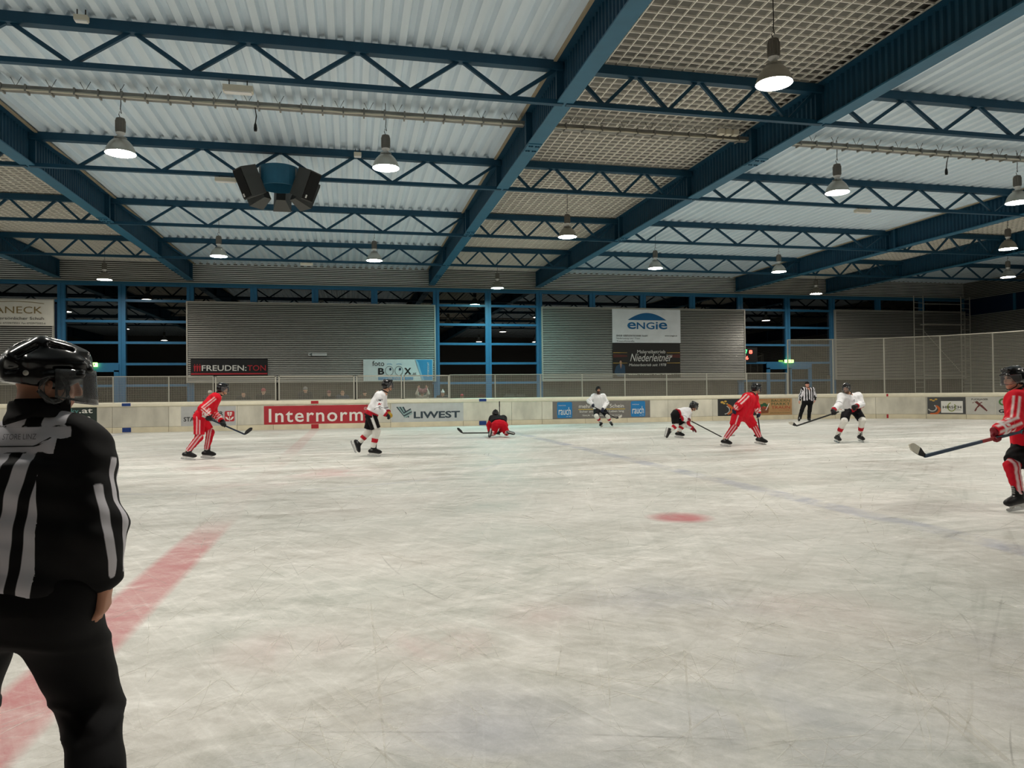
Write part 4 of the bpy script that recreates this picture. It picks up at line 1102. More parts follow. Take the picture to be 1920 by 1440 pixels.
def sock(J, q, parent, col, res=.013, fat=1.0):
    bl = Blend(res, .03); k = J['kn'+q]; a = J['an'+q]; h = J['hip'+q]; d = a-k
    bl.limb(k-unit(d)*.03, a-unit(d)*.015, .082*fat, .058*fat, .03, True).ball(k, .078*fat, None, .03).limb(k+(h-k)*.16, k, .08*fat, .08*fat, .03)
    R, F, U = frame((J['face'][0], J['face'][1], 0)); bl.limb(k+F*.03, k+d*.55+F*.02, .06*fat, .05*fat, .03)
    bl.ripple = lambda X: .004*np.sin(X@A_((40, 31, 60)))*np.sin(X@A_((-25, 44, 33)))
    return blend_object(bl, 'sock', CLOTH, parent, col)
def shorts(J, parent, col, res=.014, fat=1.0, end=.86, name='shorts'):
    bl = Blend(res, .045); pel = (J['hipL']+J['hipR'])/2; sh = (J['shL']+J['shR'])/2; up = unit(sh-pel)
    bl.limb(J['hipL'], J['hipR'], .12*fat, .12*fat, .05).limb(pel, pel+up*.10, .125*fat, .115*fat, .06, True)
    for q in 'LR':
        h = J['hip'+q]; k = J['kn'+q]; bl.limb(h, h+(k-h)*end, .125*fat, .112*fat, .045, True)
    bl.ripple = lambda X: .005*np.sin(X@A_((30, 21, 34)))*np.sin(X@A_((-15, 34, 23)))
    return blend_object(bl, name, CLOTH, parent, col)
def jersey(J, parent, col, res=.013, fat=1.0, drop=.06, sleeve=.86, name='jersey'):
    bl = Blend(res, .05); pel = (J['hipL']+J['hipR'])/2; sh = (J['shL']+J['shR'])/2; ax = unit(pel-sh)
    bl.limb(J['shL'], J['shR'], .088*fat, .088*fat, .05).limb(J['neck']+A_((0, 0, .0)), sh, .07*fat, .10*fat, .05)
    for q in 'LR':
        s_ = J['sh'+q]; h = J['hip'+q]
        bl.limb(s_*.82+sh*.18+ax*.04, h+ax*.14, .125*fat, .122*fat, .07)
        bl.limb(s_, J['el'+q], .092*fat, .084*fat, .05).limb(J['el'+q], J['el'+q]+(J['wr'+q]-J['el'+q])*sleeve, .086*fat, .066*fat, .04)
        bl.ball(s_, .092*fat, None, .05)
    bl.limb(sh+ax*.12, pel, .15*fat, .145*fat, .07)
    # loose cloth: a few folds
    bl.ripple = lambda X: .006*np.sin(X@A_((22, 17, 30))+1.5*np.sin(X@A_((9, -7, 5))))*np.sin(X@A_((-19, 24, 13)))+.003*np.sin(X@A_((60, 41, 22)))
    bl.cut(pel+ax*drop, ax)
    return blend_object(bl, name, CLOTH, parent, col)
def collar(J, face, parent, col='141414'):
    R, F, U = frame(face); n = unit(J['head']-J['neck']); x = unit(np.cross(n, F)); y = np.cross(x, n); c = J['neck']+n*.035
    MB().tube([c+(x*math.cos(a)*.075+y*math.sin(a)*.072) for a in np.linspace(0, 2*PI, 25)], .014, 8).build('collar', mat('collar_cloth', col, .8), parent, smooth=True)
def glove(J, q, parent, col, d, n, side, curl=1.0, res=.0085, fat=1.55):
    w = J['wr'+q]; e = J['el'+q]; f = unit(w-e); bl = Blend(res, .012)
    hand_pieces(bl, w, d, n, side, curl, 1.0, fat)
    bl.limb(w-f*.10, w+f*.04, .064, .046, .02, True)
    d_ = unit(d); n_ = unit(A_(n)-d_*np.dot(n, d_))
    bl.ball(w+d_*.05-n_*.012, (.045, .05, .03), A_([np.cross(d_, n_), d_, n_]), .015)
    return blend_object(bl, 'glove', LEATHER, parent, col)
def helmet(J, face, parent, col='0D0D10', visor=True, s=1.0, res=.011, cage=False):
    H = J['head']; R, F, U = frame(face); ax = A_([R, F, U]); W_ = lambda r, f, u: H+R*r*s+F*f*s+U*u*s
    bl = Blend(res, .02)
    bl.ball(W_(0, -.012, .045), A_((.098, .122, .102))*s, ax).ball(W_(0, -.05, .0), A_((.092, .085, .095))*s, ax, .03)
    for e in (-1, 1):
        bl.limb(W_(.04*e, .085, .105), W_(.05*e, -.09, .10), .022*s, .02*s, .012).ball(W_(.085*e, -.01, -.01), A_((.02, .05, .045))*s, ax, .02)
    bl.limb(W_(0, .09, .12), W_(0, -.09, .125), .02*s, .022*s, .012).limb(W_(-.06, .105, .05), W_(.06, .105, .05), .014*s, .014*s, .02)
    for e in (-1, 1):
        bl.carve_limb(W_(.022*e, .06, .155), W_(.024*e, -.06, .158), .009*s); bl.carve_limb(W_(.088*e, .05, .075), W_(.092*e, -.03, .085), .008*s)
    bl.carve(W_(0, .128, -.022), A_((.088, .105, .078))*s, ax, .012)
    bl.cut(W_(0, 0, -.085), -U)
    o = blend_object(bl, 'helmet', GLOSS, parent, col)
    if visor:
        mb = MB(); vs = []; n = 14; rows = 5
        for i in range(n+1):
            a = math.radians(-100+200*i/n)
            for j in range(rows+1):
                t = j/rows; rr = .116+.012*t; ff = .006 if True else 0
                dz = .05-.115*t*(1-.28*(a/1.75)**2)
                vs.append(W_(math.sin(a)*rr*.88, math.cos(a)*rr*1.08-.0, dz))
        fs = [(i*(rows+1)+j, (i+1)*(rows+1)+j, (i+1)*(rows+1)+j+1, i*(rows+1)+j+1) for i in range(n) for j in range(rows)]
        v = mb.add(vs, fs).build('visor', M['visor'], o, smooth=True)
        sm = v.modifiers.new('thick', 'SOLIDIFY'); sm.thickness = .003
    st = MB()
    st.tube([W_(.088, .01, -.03), W_(.075, .03, -.085), W_(.03, .06, -.118), W_(-.03, .06, -.118), W_(-.075, .03, -.085), W_(-.088, .01, -.03)], .006*s, 6).build('chin_strap', M['black'], o)
    return o
M['visor'] = glassy('clear_visor', 'F8FAFB', 1.5, .03, .06)

def decal(txt, c, x, y, w, h, tgt, m, parent, bold=.01, name='lettering', poly=None):
    """printed mark pressed onto a garment: rays from in front of it along -(x cross y)"""
    x = unit(x); y = unit(y); nrm = np.cross(x, y); me = tgt.data
    bvh = BVHTree.FromPolygons([v.co for v in me.vertices], [tuple(p.vertices) for p in me.polygons])
    if poly is None: vs, fs = text_geo(txt, bold)
    else: vs, fs = A_(poly), [tuple(range(len(poly)))]
    P = []
    for u, v in vs:
        o = A_(c)+x*(u-.5)*w+y*(v-.5)*h+nrm*.25
        hit = bvh.ray_cast(Vector(o), Vector(-nrm), .5)
        P.append(Vector(hit[0])+Vector(nrm)*.004 if hit[0] else Vector(A_(c)+x*(u-.5)*w+y*(v-.5)*h))
    mb = MB(); mb.add(P, fs); return mb.build(name, m, parent)

STICK_N = 0
def hockey_stick(base, butt, heel, tip, label, shaft='141416', blade='141416', tape=None, grip='D8D8D4', lie=None):
    """shaft and blade in world space; local origin at the heel"""
    base = A_(base); B = base+A_(butt); Hh = base+A_(heel); T = base+A_(tip)
    root = empty('hockey_stick', tuple(Hh), label, 'hockey stick', 'hockey sticks')
    b = B-Hh; t = T-Hh; d = unit(b); side = unit(np.cross(d, unit(t)))
    MB().bar(Vector(d*.02), Vector(b), .024, .032, Vector(np.cross(d, side))).build('shaft', mat('stick_shaft', shaft, .3), root)
    MB().bar(Vector(b-d*.16), Vector(b+d*.01), .03, .037, Vector(np.cross(d, side))).build('grip_tape', mat('stick_grip', grip, .8), root)
    L = np.linalg.norm(t); td = unit(t); up = unit(d-td*np.dot(d, td)); k = 14
    def blade_part(t0, t1, w, m, nm):
        vs = []; fs = []
        for i in range(k+1):
            q = t0+(t1-t0)*i/k; bend = side*(.022*q*q); e_ = max(0., (q-.72)/.28); hgt = (.05+.03*min(1, max(0, q)/.3))*(1-.42*e_*e_); lo_ = -.012+.034*e_*e_+.010*max(0, .2-q)/.2
            c = td*L*q+bend
            for z in (lo_, hgt-.012+0*q):
                for e in (-1, 1): vs.append(c+up*z+side*w*e)
        for i in range(k):
            a = 4*i
            for p in ((0, 1, 5, 4), (3, 2, 6, 7), (2, 0, 4, 6), (1, 3, 7, 5)): fs.append(tuple(a+z for z in p))
        fs += [(0, 2, 3, 1), (4*k, 4*k+1, 4*k+3, 4*k+2)]
        MB().add(vs, fs).build(nm, m, root)
    blade_part(-.06, 1, .006, mat('stick_blade', blade, .5), 'blade')
    if tape: blade_part(tape[0], 1.012, .0085, mat('blade_tape', tape[1], .85), 'blade_tape')
    return root
# ================================================================== the people on the ice
POSE = {}
POSE['red_skater'] = dict(base=(-3.36, 17.37, 0.0), face=(1, 0, -0.1), j={'head': (0.554, 0.0, 1.556), 'neck': (0.463, 0.0, 1.426), 'shR': (0.426, -0.18, 1.367), 'shL': (0.376, 0.18, 1.378), 'elR': (0.168, -0.28, 1.137), 'wrR': (0.218, -0.26, 0.949), 'elL': (0.303, 0.2, 1.042), 'wrL': (0.44, -0.08, 0.857), 'hipR': (0.078, -0.1, 0.935), 'hipL': (0.051, 0.1, 0.941), 'knR': (0.068, -0.12, 0.501), 'anR': (-0.175, -0.12, 0.213), 'toeR': (-0.088, -0.12, 0.053), 'knL': (0.258, 0.12, 0.602), 'anL': (0.178, 0.12, 0.234), 'toeL': (0.267, 0.12, 0.088)}, stick=[(0.181, -0.3, 0.974), (0.507, -0.15, 0.775), (1.009, 0.1, 0.526), (1.17, 0.2, 0.651)])
POSE['white_glider'] = dict(base=(0.31, 16.9, 0.0), face=(1, 0, -0.05), j={'head': (0.503, 0.0, 1.603), 'neck': (0.418, 0.0, 1.445), 'shR': (0.314, -0.19, 1.362), 'shL': (0.377, 0.19, 1.373), 'elR': (0.307, -0.3, 1.064), 'wrR': (0.447, -0.3, 0.955), 'elL': (0.436, 0.22, 1.077), 'wrL': (0.514, 0.1, 0.98), 'hipR': (0.112, -0.1, 0.943), 'hipL': (0.141, 0.1, 0.937), 'knR': (0.239, -0.12, 0.58), 'anR': (0.153, -0.12, 0.21), 'toeR': (0.222, -0.12, 0.052), 'knL': (0.067, 0.12, 0.56), 'anL': (-0.15, 0.12, 0.31), 'toeL': (-0.152, 0.12, 0.068)}, stick=[(0.709, -0.1, 1.066), (0.532, -0.25, 0.892), (0.532, -0.25, 0.892), (0.532, -0.25, 0.892)])
POSE['kneeler'] = dict(base=(4.52, 22.76, 0.0), face=(-0.2, 0.8, -0.6), j={'head': (0.056, 0.6, 0.713), 'neck': (0.106, 0.5, 0.629), 'shL': (-0.086, 0.42, 0.583), 'shR': (0.283, 0.42, 0.576), 'elL': (-0.178, 0.5, 0.375), 'wrL': (-0.178, 0.42, 0.172), 'elR': (0.35, 0.5, 0.347), 'wrR': (0.171, 0.5, 0.161), 'hipL': (-0.052, -0.02, 0.427), 'hipR': (0.155, -0.02, 0.423), 'knL': (-0.114, 0.12, 0.135), 'knR': (0.316, 0.1, 0.126), 'anL': (-0.285, -0.33, 0.17), 'anR': (0.287, -0.28, 0.171), 'toeL': (-0.328, -0.42, 0.101), 'toeR': (0.505, -0.3, 0.117)}, stick=[(-0.156, -0.1, 0.155), (-0.586, -0.12, 0.166), (-1.16, -0.12, 0.17), (-1.316, -0.05, 0.304)])
POSE['far_white'] = dict(base=(9.95, 27.7, 0.0), face=(-0.1, -1, -0.1), j={'head': (-0.354, -0.05, 1.492), 'neck': (-0.339, 0.0, 1.301), 'shR': (-0.529, 0.0, 1.239), 'shL': (-0.138, 0.0, 1.235), 'elR': (-0.759, -0.05, 1.052), 'wrR': (-0.778, -0.2, 0.927), 'elL': (0.015, 0.0, 0.977), 'wrL': (-0.188, -0.25, 0.814), 'hipR': (-0.379, 0.1, 0.705), 'hipL': (-0.132, 0.1, 0.701), 'knR': (-0.491, -0.15, 0.458), 'anR': (-0.207, 0.1, 0.169), 'toeR': (-0.327, -0.08, 0.03), 'knL': (-0.023, -0.15, 0.45), 'anL': (0.198, 0.1, 0.15), 'toeL': (0.198, -0.08, 0.019)}, stick=[(-0.75, -0.28, 0.886), (-0.208, -0.3, 0.626), (0.303, -0.35, 0.344), (0.508, -0.4, 0.427)])
POSE['bender'] = dict(base=(9.34, 20.16, 0.0), face=(1, -0.1, -0.4), j={'head': (0.647, 0.0, 0.944), 'neck': (0.525, 0.0, 0.85), 'shR': (0.351, -0.18, 0.793), 'shL': (0.56, 0.18, 0.798), 'elR': (0.198, -0.28, 0.61), 'wrR': (0.311, -0.22, 0.544), 'elL': (0.464, 0.1, 0.402), 'wrL': (0.615, 0.06, 0.289), 'hipR': (-0.008, -0.11, 0.719), 'hipL': (0.112, 0.11, 0.727), 'knR': (-0.0, -0.12, 0.404), 'anR': (-0.189, -0.12, 0.228), 'toeR': (-0.249, -0.1, 0.095), 'knL': (0.308, 0.1, 0.373), 'anL': (0.184, 0.1, 0.137), 'toeL': (0.32, 0.1, 0.023)}, stick=[(0.309, -0.26, 0.576), (0.915, -0.1, 0.29), (1.796, 0.25, -0.069), (2.193, 0.35, -0.003)])
POSE['red_big'] = dict(base=(9.68, 16.85, 0.0), face=(1, -0.3, -0.12), j={'head': (0.396, 0.0, 1.442), 'neck': (0.273, 0.0, 1.294), 'shR': (0.021, -0.2, 1.229), 'shL': (0.424, 0.18, 1.237), 'elR': (-0.274, -0.3, 1.034), 'wrR': (-0.329, -0.24, 0.954), 'elL': (0.448, 0.1, 0.991), 'wrL': (0.432, -0.02, 0.762), 'hipR': (-0.221, -0.12, 0.75), 'hipL': (0.2, 0.12, 0.735), 'knR': (-0.324, -0.14, 0.498), 'anR': (-0.578, -0.14, 0.197), 'toeR': (-0.478, -0.14, 0.062), 'knL': (0.409, 0.15, 0.471), 'anL': (0.57, 0.15, 0.152), 'toeL': (0.671, 0.12, 0.056)}, stick=[(0.415, 0.0, 0.817), (0.463, 0.0, 0.544), (0.749, 0.42, 0.202), (0.597, 0.5, 0.215)])
POSE['far_ref'] = dict(base=(19.02, 28.03, 0.0), face=(-0.25, -1, 0), j={'head': (0.158, -0.02, 1.63), 'neck': (0.193, 0.0, 1.48), 'shR': (-0.028, 0.0, 1.425), 'shL': (0.437, 0.0, 1.421), 'elR': (-0.161, 0.0, 1.151), 'wrR': (-0.256, -0.06, 0.947), 'elL': (0.536, 0.0, 1.155), 'wrL': (0.464, -0.08, 0.96), 'hipR': (0.04, 0.0, 0.874), 'hipL': (0.311, 0.0, 0.87), 'knR': (-0.148, -0.06, 0.533), 'knL': (0.224, -0.06, 0.505), 'anR': (-0.23, 0.0, 0.179), 'anL': (0.221, 0.0, 0.17), 'toeR': (-0.391, -0.18, 0.073), 'toeL': (0.159, -0.18, 0.063)})
POSE['captain'] = dict(base=(12.79, 16.9, 0.0), face=(-0.8, -0.6, -0.15), j={'head': (-0.108, -0.06, 1.431), 'neck': (0.014, 0.0, 1.262), 'shR': (-0.21, 0.0, 1.208), 'shL': (0.286, 0.0, 1.216), 'elR': (-0.405, -0.15, 1.003), 'wrR': (-0.611, -0.32, 0.884), 'elL': (0.301, -0.1, 1.006), 'wrL': (-0.045, -0.32, 0.958), 'hipR': (-0.02, 0.05, 0.854), 'hipL': (0.237, 0.05, 0.85), 'knR': (-0.293, -0.2, 0.572), 'anR': (-0.34, 0.02, 0.279), 'toeR': (-0.383, -0.14, 0.114), 'knL': (0.247, -0.2, 0.59), 'anL': (0.331, 0.02, 0.25), 'toeL': (0.316, -0.14, 0.097)}, stick=[(-0.378, -0.3, 0.867), (-1.07, -0.35, 0.674), (-1.838, -0.4, 0.488), (-2.095, -0.45, 0.575)])
POSE['red_cut'] = dict(base=(7.69, 6.98, 0.0), face=(-1, 0.1, -0.1), j={'head': (-0.25, 0.0, 1.503), 'neck': (-0.172, -0.0, 1.379), 'shL': (-0.412, -0.2, 1.261), 'shR': (0.035, 0.18, 1.271), 'elL': (-0.539, -0.28, 1.016), 'wrL': (-0.739, -0.32, 0.893), 'elR': (0.126, 0.2, 0.985), 'wrR': (-0.165, -0.12, 0.918), 'hipL': (-0.192, -0.1, 0.735), 'hipR': (0.049, 0.1, 0.715), 'knL': (-0.409, -0.12, 0.52), 'anL': (-0.322, -0.12, 0.204), 'toeL': (-0.469, -0.12, 0.102), 'knR': (0.148, 0.12, 0.435), 'anR': (0.324, 0.12, 0.146), 'toeR': (0.191, 0.12, 0.026)}, stick=[(-0.253, -0.2, 0.929), (-0.845, -0.34, 0.844), (-1.919, -0.5, 0.698), (-2.159, -0.55, 0.807)])
POSE['near_ref'] = dict(base=(-1.04, 2.6, 0.0), face=(0.86, 0.5, -0.2), j={'head': (0.075, 0.03, 1.458), 'neck': (0.062, 0.0, 1.34), 'shR': (0.174, 0.0, 1.235), 'shL': (-0.168, 0.08, 1.229), 'elR': (0.244, -0.06, 0.973), 'wrR': (0.263, -0.02, 0.805), 'elL': (-0.191, 0.0, 0.984), 'wrL': (-0.25, 0.14, 0.787), 'hipR': (0.099, 0.0, 0.769), 'hipL': (-0.1, 0.0, 0.783), 'knR': (0.127, 0.25, 0.341), 'knL': (-0.265, 0.25, 0.38), 'anR': (0.241, -0.02, 0.154), 'anL': (-0.239, -0.02, 0.214), 'toeR': (0.208, 0.2, -0.025), 'toeL': (-0.379, 0.2, 0.052)})

def joints(nm):
    P = POSE[nm]; J = {k: A_(v) for k, v in P['j'].items()}; J['face'] = A_(P['face']); return P, J
def grip(J, q, P, u, face):
    """close hand q round the shaft at share u from the butt: moves the wrist, returns finger direction, palm normal, thumb side"""
    B = A_(P['stick'][0]); Hh = A_(P['stick'][2]); l = unit(Hh-B); G = B+(Hh-B)*u
    d = G-J['el'+q]; d = unit(d-l*np.dot(d, l)); n = np.cross(l, d)
    if n[2] > 0: n = -n
    J['wr'+q] = G-d*.07-n*.034
    side = 1 if np.dot(np.cross(d, n), l) > 0 else -1         # thumb towards the blade
    return d, n, side
def free(J, q, n=None):
    d = unit(J['wr'+q]-J['el'+q]); inw = (J['shR']+J['shL'])/2-J['sh'+q]; n = A_(n) if n is not None else inw
    n = unit(n-d*np.dot(n, d)); R, F, U = frame(J['face']); side = 1 if np.dot(np.cross(d, n), F) > 0 else -1
    return d, n, side

def red_stripes(V, J, c):
    for q in 'LR':
        out = unit(J['sh'+q]-(J['shL']+J['shR'])/2)
        for a, b in (('sh', 'el'), ('el', 'wr')):
            t, r, L = along(V, J[a+q], J[b+q]); oth = np.cross(unit(J[b+q]-J[a+q]), out); o2 = r@oth
            d = np.minimum(.009-np.abs(np.abs(o2)-.024), (r@out)-.012); d = np.minimum(d, np.minimum(t-(.05 if a == 'sh' else 0), 1.02-t)*.3); d = np.where(L < .13, d, -1)
            soft(c, d, 'F0DEDC')
    return c
def sock_red(J, q, w=.010):
    def fn(V):
        c = np.tile(lin('C6142A'), (len(V), 1)); k, a = J['kn'+q], J['an'+q]; R, F, U = frame((J['face'][0], J['face'][1], 0))
        t, r, L = along(V, k, a); f = r@F
        soft(c, w-np.abs(np.abs(f)-.024), 'EBC9CC'); soft(c, (t-.93)*.3, 'E6E2DE'); return c
    return fn
def sock_white(J, q, lo=.42, hi=.66):
    def fn(V):
        c = np.tile(lin('E4E2DC'), (len(V), 1)); t, r, L = along(V, J['kn'+q], J['an'+q]); soft(c, np.minimum(t-lo, hi-t)*.37, 'B81C2C'); return c
    return fn
def jersey_white(J, red=True):
    pel = (J['hipL']+J['hipR'])/2; sh = (J['shL']+J['shR'])/2
    def fn(V):
        c = np.tile(lin('EDEDF0'), (len(V), 1)); t1 = (V-sh)@unit(pel-sh); Lt = np.linalg.norm(pel-sh); arm = np.full(len(V), -1.0)
        for q in 'LR':
            ta, ra, la = along(V, J['el'+q], J['wr'+q]); L_ = np.linalg.norm(J['el'+q]-J['wr'+q]); da = np.minimum(.105-la, np.minimum(ta-.1, 1.1-ta)*L_); arm = np.maximum(arm, da)
            tb, rb, lb = along(V, J['sh'+q], J['el'+q]); soft(c, np.minimum(.007-np.abs(tb-.93)*.3, .12-lb), '3A3A40')
            if red: soft(c, np.minimum((ta-.76)*L_, .1-la), 'B01C2C')
        if red:
            soft(c, np.minimum(t1-Lt+.075, -arm), 'B4182A'); soft(c, np.minimum(t1-Lt-.02, -arm), '161618')
        return c
    return fn
def jersey_red(J):
    pel = (J['hipL']+J['hipR'])/2; sh = (J['shL']+J['shR'])/2
    def fn(V):
        c = np.tile(lin('D8152A'), (len(V), 1)); red_stripes(V, J, c)
        for q in 'LR':
            ta, ra, la = along(V, J['el'+q], J['wr'+q]); L_ = np.linalg.norm(J['el'+q]-J['wr'+q])
            pat = np.sin(V@A_((70, 50, 20)))*np.sin(V@A_((-20, 60, 75)))-.2
            soft(c, np.minimum(np.minimum(pat*.03, .11-la), np.minimum(ta-.3, .8-ta)*L_), 'F0E6E4'); soft(c, np.minimum(np.minimum(ta-.70, .80-ta)*L_, .1-la), 'F2EEEC')
        ax = unit(J['shR']-J['shL']); top = (V-sh)@unit(sh-pel); x = np.abs((V-sh)@ax)
        soft(c, np.minimum(np.minimum(.011-np.abs(np.abs((V-sh)@np.cross(ax, unit(sh-pel)))-.032), top-.03), np.minimum(x-.07, .2-x)), 'F0DEDC')
        return c
    return fn

def player(nm, label, jcol, scol, kcols, gcol, grips=None, frees=None, flats='LR', visor=True, beard=None, fat=1.0, res=.013, hcol='0D0D10', drop=.06, hair='2A1E18', sockfat=1.0, gl_curl=None, skin='C99A80', coll='141414'):
    P, J = joints(nm); f = P['face']
    for q in flats: flat_foot(J, q, True)
    root = empty('person', P['base'], label, 'person', 'people on the ice')
    G = {}
    for q, u in (grips or {}).items(): G[q] = (*grip(J, q, P, u, f), 1.15)
    for q, v in (frees or {}).items(): G[q] = (*free(J, q, v[0]), v[1])
    for q in 'LR':
        if q not in G: G[q] = (*free(J, q), .5)
    body_object(J, f, root, res, 1.0, face_paint(J['head'], f, 1.0, skin, hair, beard))
    jo = jersey(J, root, jcol(J) if callable(jcol) else jcol, res, fat, drop)
    so = shorts(J, root, scol(J) if callable(scol) else scol, res, fat)
    for q in 'LR':
        sock(J, q, root, kcols(J, q), res, sockfat); skate(J, q, root)
        glove(J, q, root, gcol[q] if isinstance(gcol, dict) else gcol, *G[q])
    helmet(J, f, root, hcol, visor); collar(J, f, root, coll)
    return root, J, P, jo, so

def shorts_stripe(J, base, stripe, w=.012, off=.03, legs='LR'):
    R, F, U = frame((J['face'][0], J['face'][1], 0))
    def fn(V):
        c = np.tile(lin(base), (len(V), 1))
        for q in legs:
            t, r, L = along(V, J['hip'+q], J['kn'+q]); x = r@F; out = r@unit(J['hip'+q]-(J['hipL']+J['hipR'])/2)
            soft(c, np.minimum(np.minimum(w-np.abs(np.abs(x)-off), out-.02), (t+.2)*.4), stripe)
        return c
    return fn

r, J, P, jo, so = player('red_skater', 'person in red kit with black gloves skating before the flower-shield board',
    jersey_red, lambda J: shorts_stripe(J, 'CF1329', 'E9B9BE'), lambda J, q: sock_red(J, q), '121216', grips=dict(R=.12, L=.45))
hockey_stick(P['base'], P['stick'][0], P['stick'][2], P['stick'][3], 'black stick held low by the red player in front of the flower-shield board', '1B2B3E')
r, J, P, jo, so = player('white_glider', 'person in white jersey and black shorts gliding past the end of the red lettered board',
    jersey_white, lambda J: shorts_stripe(J, '111113', 'E8E8E6', .028, .0, 'R'), lambda J, q: sock_white(J, q), dict(R='121214', L='B8962E'), flats='R', frees=dict(R=((0, .3, -1), 1.0), L=((0, 0, -1), .9)))
dk = ink('jersey_ink', '26262C')
decal('UMT', A_(J['shR'])*.7+A_(J['elR'])*.3+A_((0, -.09, 0)), (1, 0, .0), (0, .0, 1), .13, .05, jo, dk, r)
decal('C', A_(J['shR'])*.1+A_(J['elR'])*.9+A_((0, -.09, .02)), (1, 0, 0), (0, 0, 1), .05, .07, jo, dk, r)
decal('', A_(J['shR'])*.42+A_(J['elR'])*.58+A_((.0, -.09, 0)), (1, 0, 0), (0, 0, 1), .1, .08, jo, INK_RED, r, name='emblem', poly=[(0, .1), (.3, .9), (1, .7), (.6, .5), (.9, 0), (.4, .35)])
hockey_stick(P['base'], (J['wrL'][0]+.0, J['wrL'][1]-.02, J['wrL'][2]+.05), (J['wrL'][0]+.35, J['wrL'][1]+1.25, .05), (J['wrL'][0]+.62, J['wrL'][1]+1.33, .06), 'stick of the gliding player in white, pointing away behind the gloves', '2A2A2C') if False else None
r, J, P, jo, so = player('kneeler', 'person in red kit with a black back panel kneeling on the ice, seen from behind',
    lambda J: (lambda V: np.where(((V-A_(J['shL'])*.5-A_(J['shR'])*.5)@A_((0, -.2, 1)) > -.05)[:, None], lin('17171A'), lin('C51428'))),
    'C91428', lambda J, q: sock_red(J, q), '121216', flats='', visor=False, drop=-.10)
hockey_stick(P['base'], P['stick'][0], P['stick'][2], P['stick'][3], 'stick lying on the ice beside the kneeling red player', '3A3A38', grip='2A2A2A')
st = empty('hockey_stick', (4.86, 24.1, 0), 'stick standing upright behind the kneeling red player, only its dark end showing', 'hockey stick', 'hockey sticks')
MB().bar((0, 0, .06), (0, 0, 1.12), .024, .032).build('shaft', mat('stick_shaft', '18181A', .3), st); MB().bar((0, 0, .95), (0, 0, 1.13), .03, .037).build('grip_tape', M['black'], st)
MB().box(-.006, .006, -.02, .28, 0, .075).build('blade', M['black'], st)
r, J, P, jo, so = player('far_white', 'bearded person in white jersey skating towards us before the blue rauch squares',
    lambda J: jersey_white(J, False), '15161C', lambda J, q: sock_white(J, q, .3, .55), '141A34', grips=dict(R=.06, L=.42), visor=False, beard='3A2018', drop=.03)
hockey_stick(P['base'], P['stick'][0], P['stick'][2], P['stick'][3], 'stick of the bearded player in white before the grey board with blue squares', '1A1A1C', tape=(.3, 'D8D6CE'))
r, J, P, jo, so = player('bender', 'person in white and black kit bending far forward, reaching out a stick',
    jersey_white, '111113', lambda J, q: sock_white(J, q, .2, .5), '6E1422', flats='L', grips=dict(R=.03), frees=dict(L=((0, -.2, -1), .25)), drop=-.04, visor=True, hair='8A6A4C')
hockey_stick(P['base'], P['stick'][0], P['stick'][2], P['stick'][3], 'long dark stick reaching from the bent-over player to behind the big red player', '1A1214', tape=(.25, 'B9B7B0'))
r, J, P, jo, so = player('red_big', 'person in red kit with navy gloves striding wide in front of the dark fruit board',
    jersey_red, lambda J: shorts_stripe(J, 'D2152A', 'F0D2D2', .012, .0), lambda J, q: sock_red(J, q, .009), '18203C', grips=dict(L=.08), frees=dict(R=((1, 0, -.3), .8)), fat=1.08, hair='6A2A2A')
hockey_stick(P['base'], P['stick'][0], P['stick'][2], P['stick'][3], 'stick of the big red player, mostly hidden behind his rear leg', '1C2030')
r, J, P, jo, so = player('captain', 'person in white jersey with C on the chest, holding a stick out sideways',
    jersey_white, '121216', lambda J, q: sock_white(J, q), '121214', grips=dict(R=.2), frees=dict(L=((-1, 0, -.3), .9)), fat=.98, beard='7A5A48')
ch = (A_(J['shL'])+A_(J['shR']))/2
decal('C', ch+A_((.03, -.15, -.10)), (1, 0, 0), (0, 0, 1), .045, .055, jo, dk, r, .03)
hockey_stick(P['base'], P['stick'][0], P['stick'][2], P['stick'][3], 'long black stick with pale blade tape held by the captain in white', '141416', tape=(.42, 'DAD6CA'))
r, J, P, jo, so = player('red_cut', 'person in red jersey and black shorts skating at the frame edge, cut off by it',
    jersey_red, '0F0F11', lambda J, q: sock_red(J, q, .014), '7E0F20', grips=dict(L=.31, R=.04), fat=1.05, res=.010, sockfat=.92)
hockey_stick(P['base'], P['stick'][0], P['stick'][2], P['stick'][3], 'blue and red stick held by the red player at the frame edge', '274058', tape=(.35, 'E2DECF'), grip='3E8E96')
q_ = bpy.data.objects['hockey_stick.007'] if 'hockey_stick.007' in bpy.data.objects else None
if q_:
    d_ = Vector(A_(P['stick'][0])-A_(P['stick'][2])); MB().bar(d_*.53, d_*.66, .0255, .0335).build('colour_band', mat('stick_red_band', 'A43A3C', .3), q_, label='red band on the shaft')

# ------------------------------------------------------------------ officials
STRIPE = bpy.data.materials.new('striped_cloth'); STRIPE.use_nodes = True
def stripe_material():
    nt = STRIPE.node_tree; b = nt.nodes['Principled BSDF']; a = nt.nodes.new('ShaderNodeAttribute'); a.attribute_name = 'white'
    mr = nt.nodes.new('ShaderNodeMapRange'); mr.inputs['From Min'].default_value = -.0012; mr.inputs['From Max'].default_value = .0012; nt.links.new(a.outputs['Fac'], mr.inputs['Value'])
    mx = nt.nodes.new('ShaderNodeMix'); mx.data_type = 'RGBA'; mx.inputs[6].default_value = (*lin('0B0A0C'), 1); mx.inputs[7].default_value = (*lin('D6D3DA'), 1)
    nt.links.new(mr.outputs[0], mx.inputs[0]); nt.links.new(mx.outputs[2], b.inputs['Base Color']); b.inputs['Roughness'].default_value = .75; b.inputs['Specular IOR Level'].default_value = .25
stripe_material()
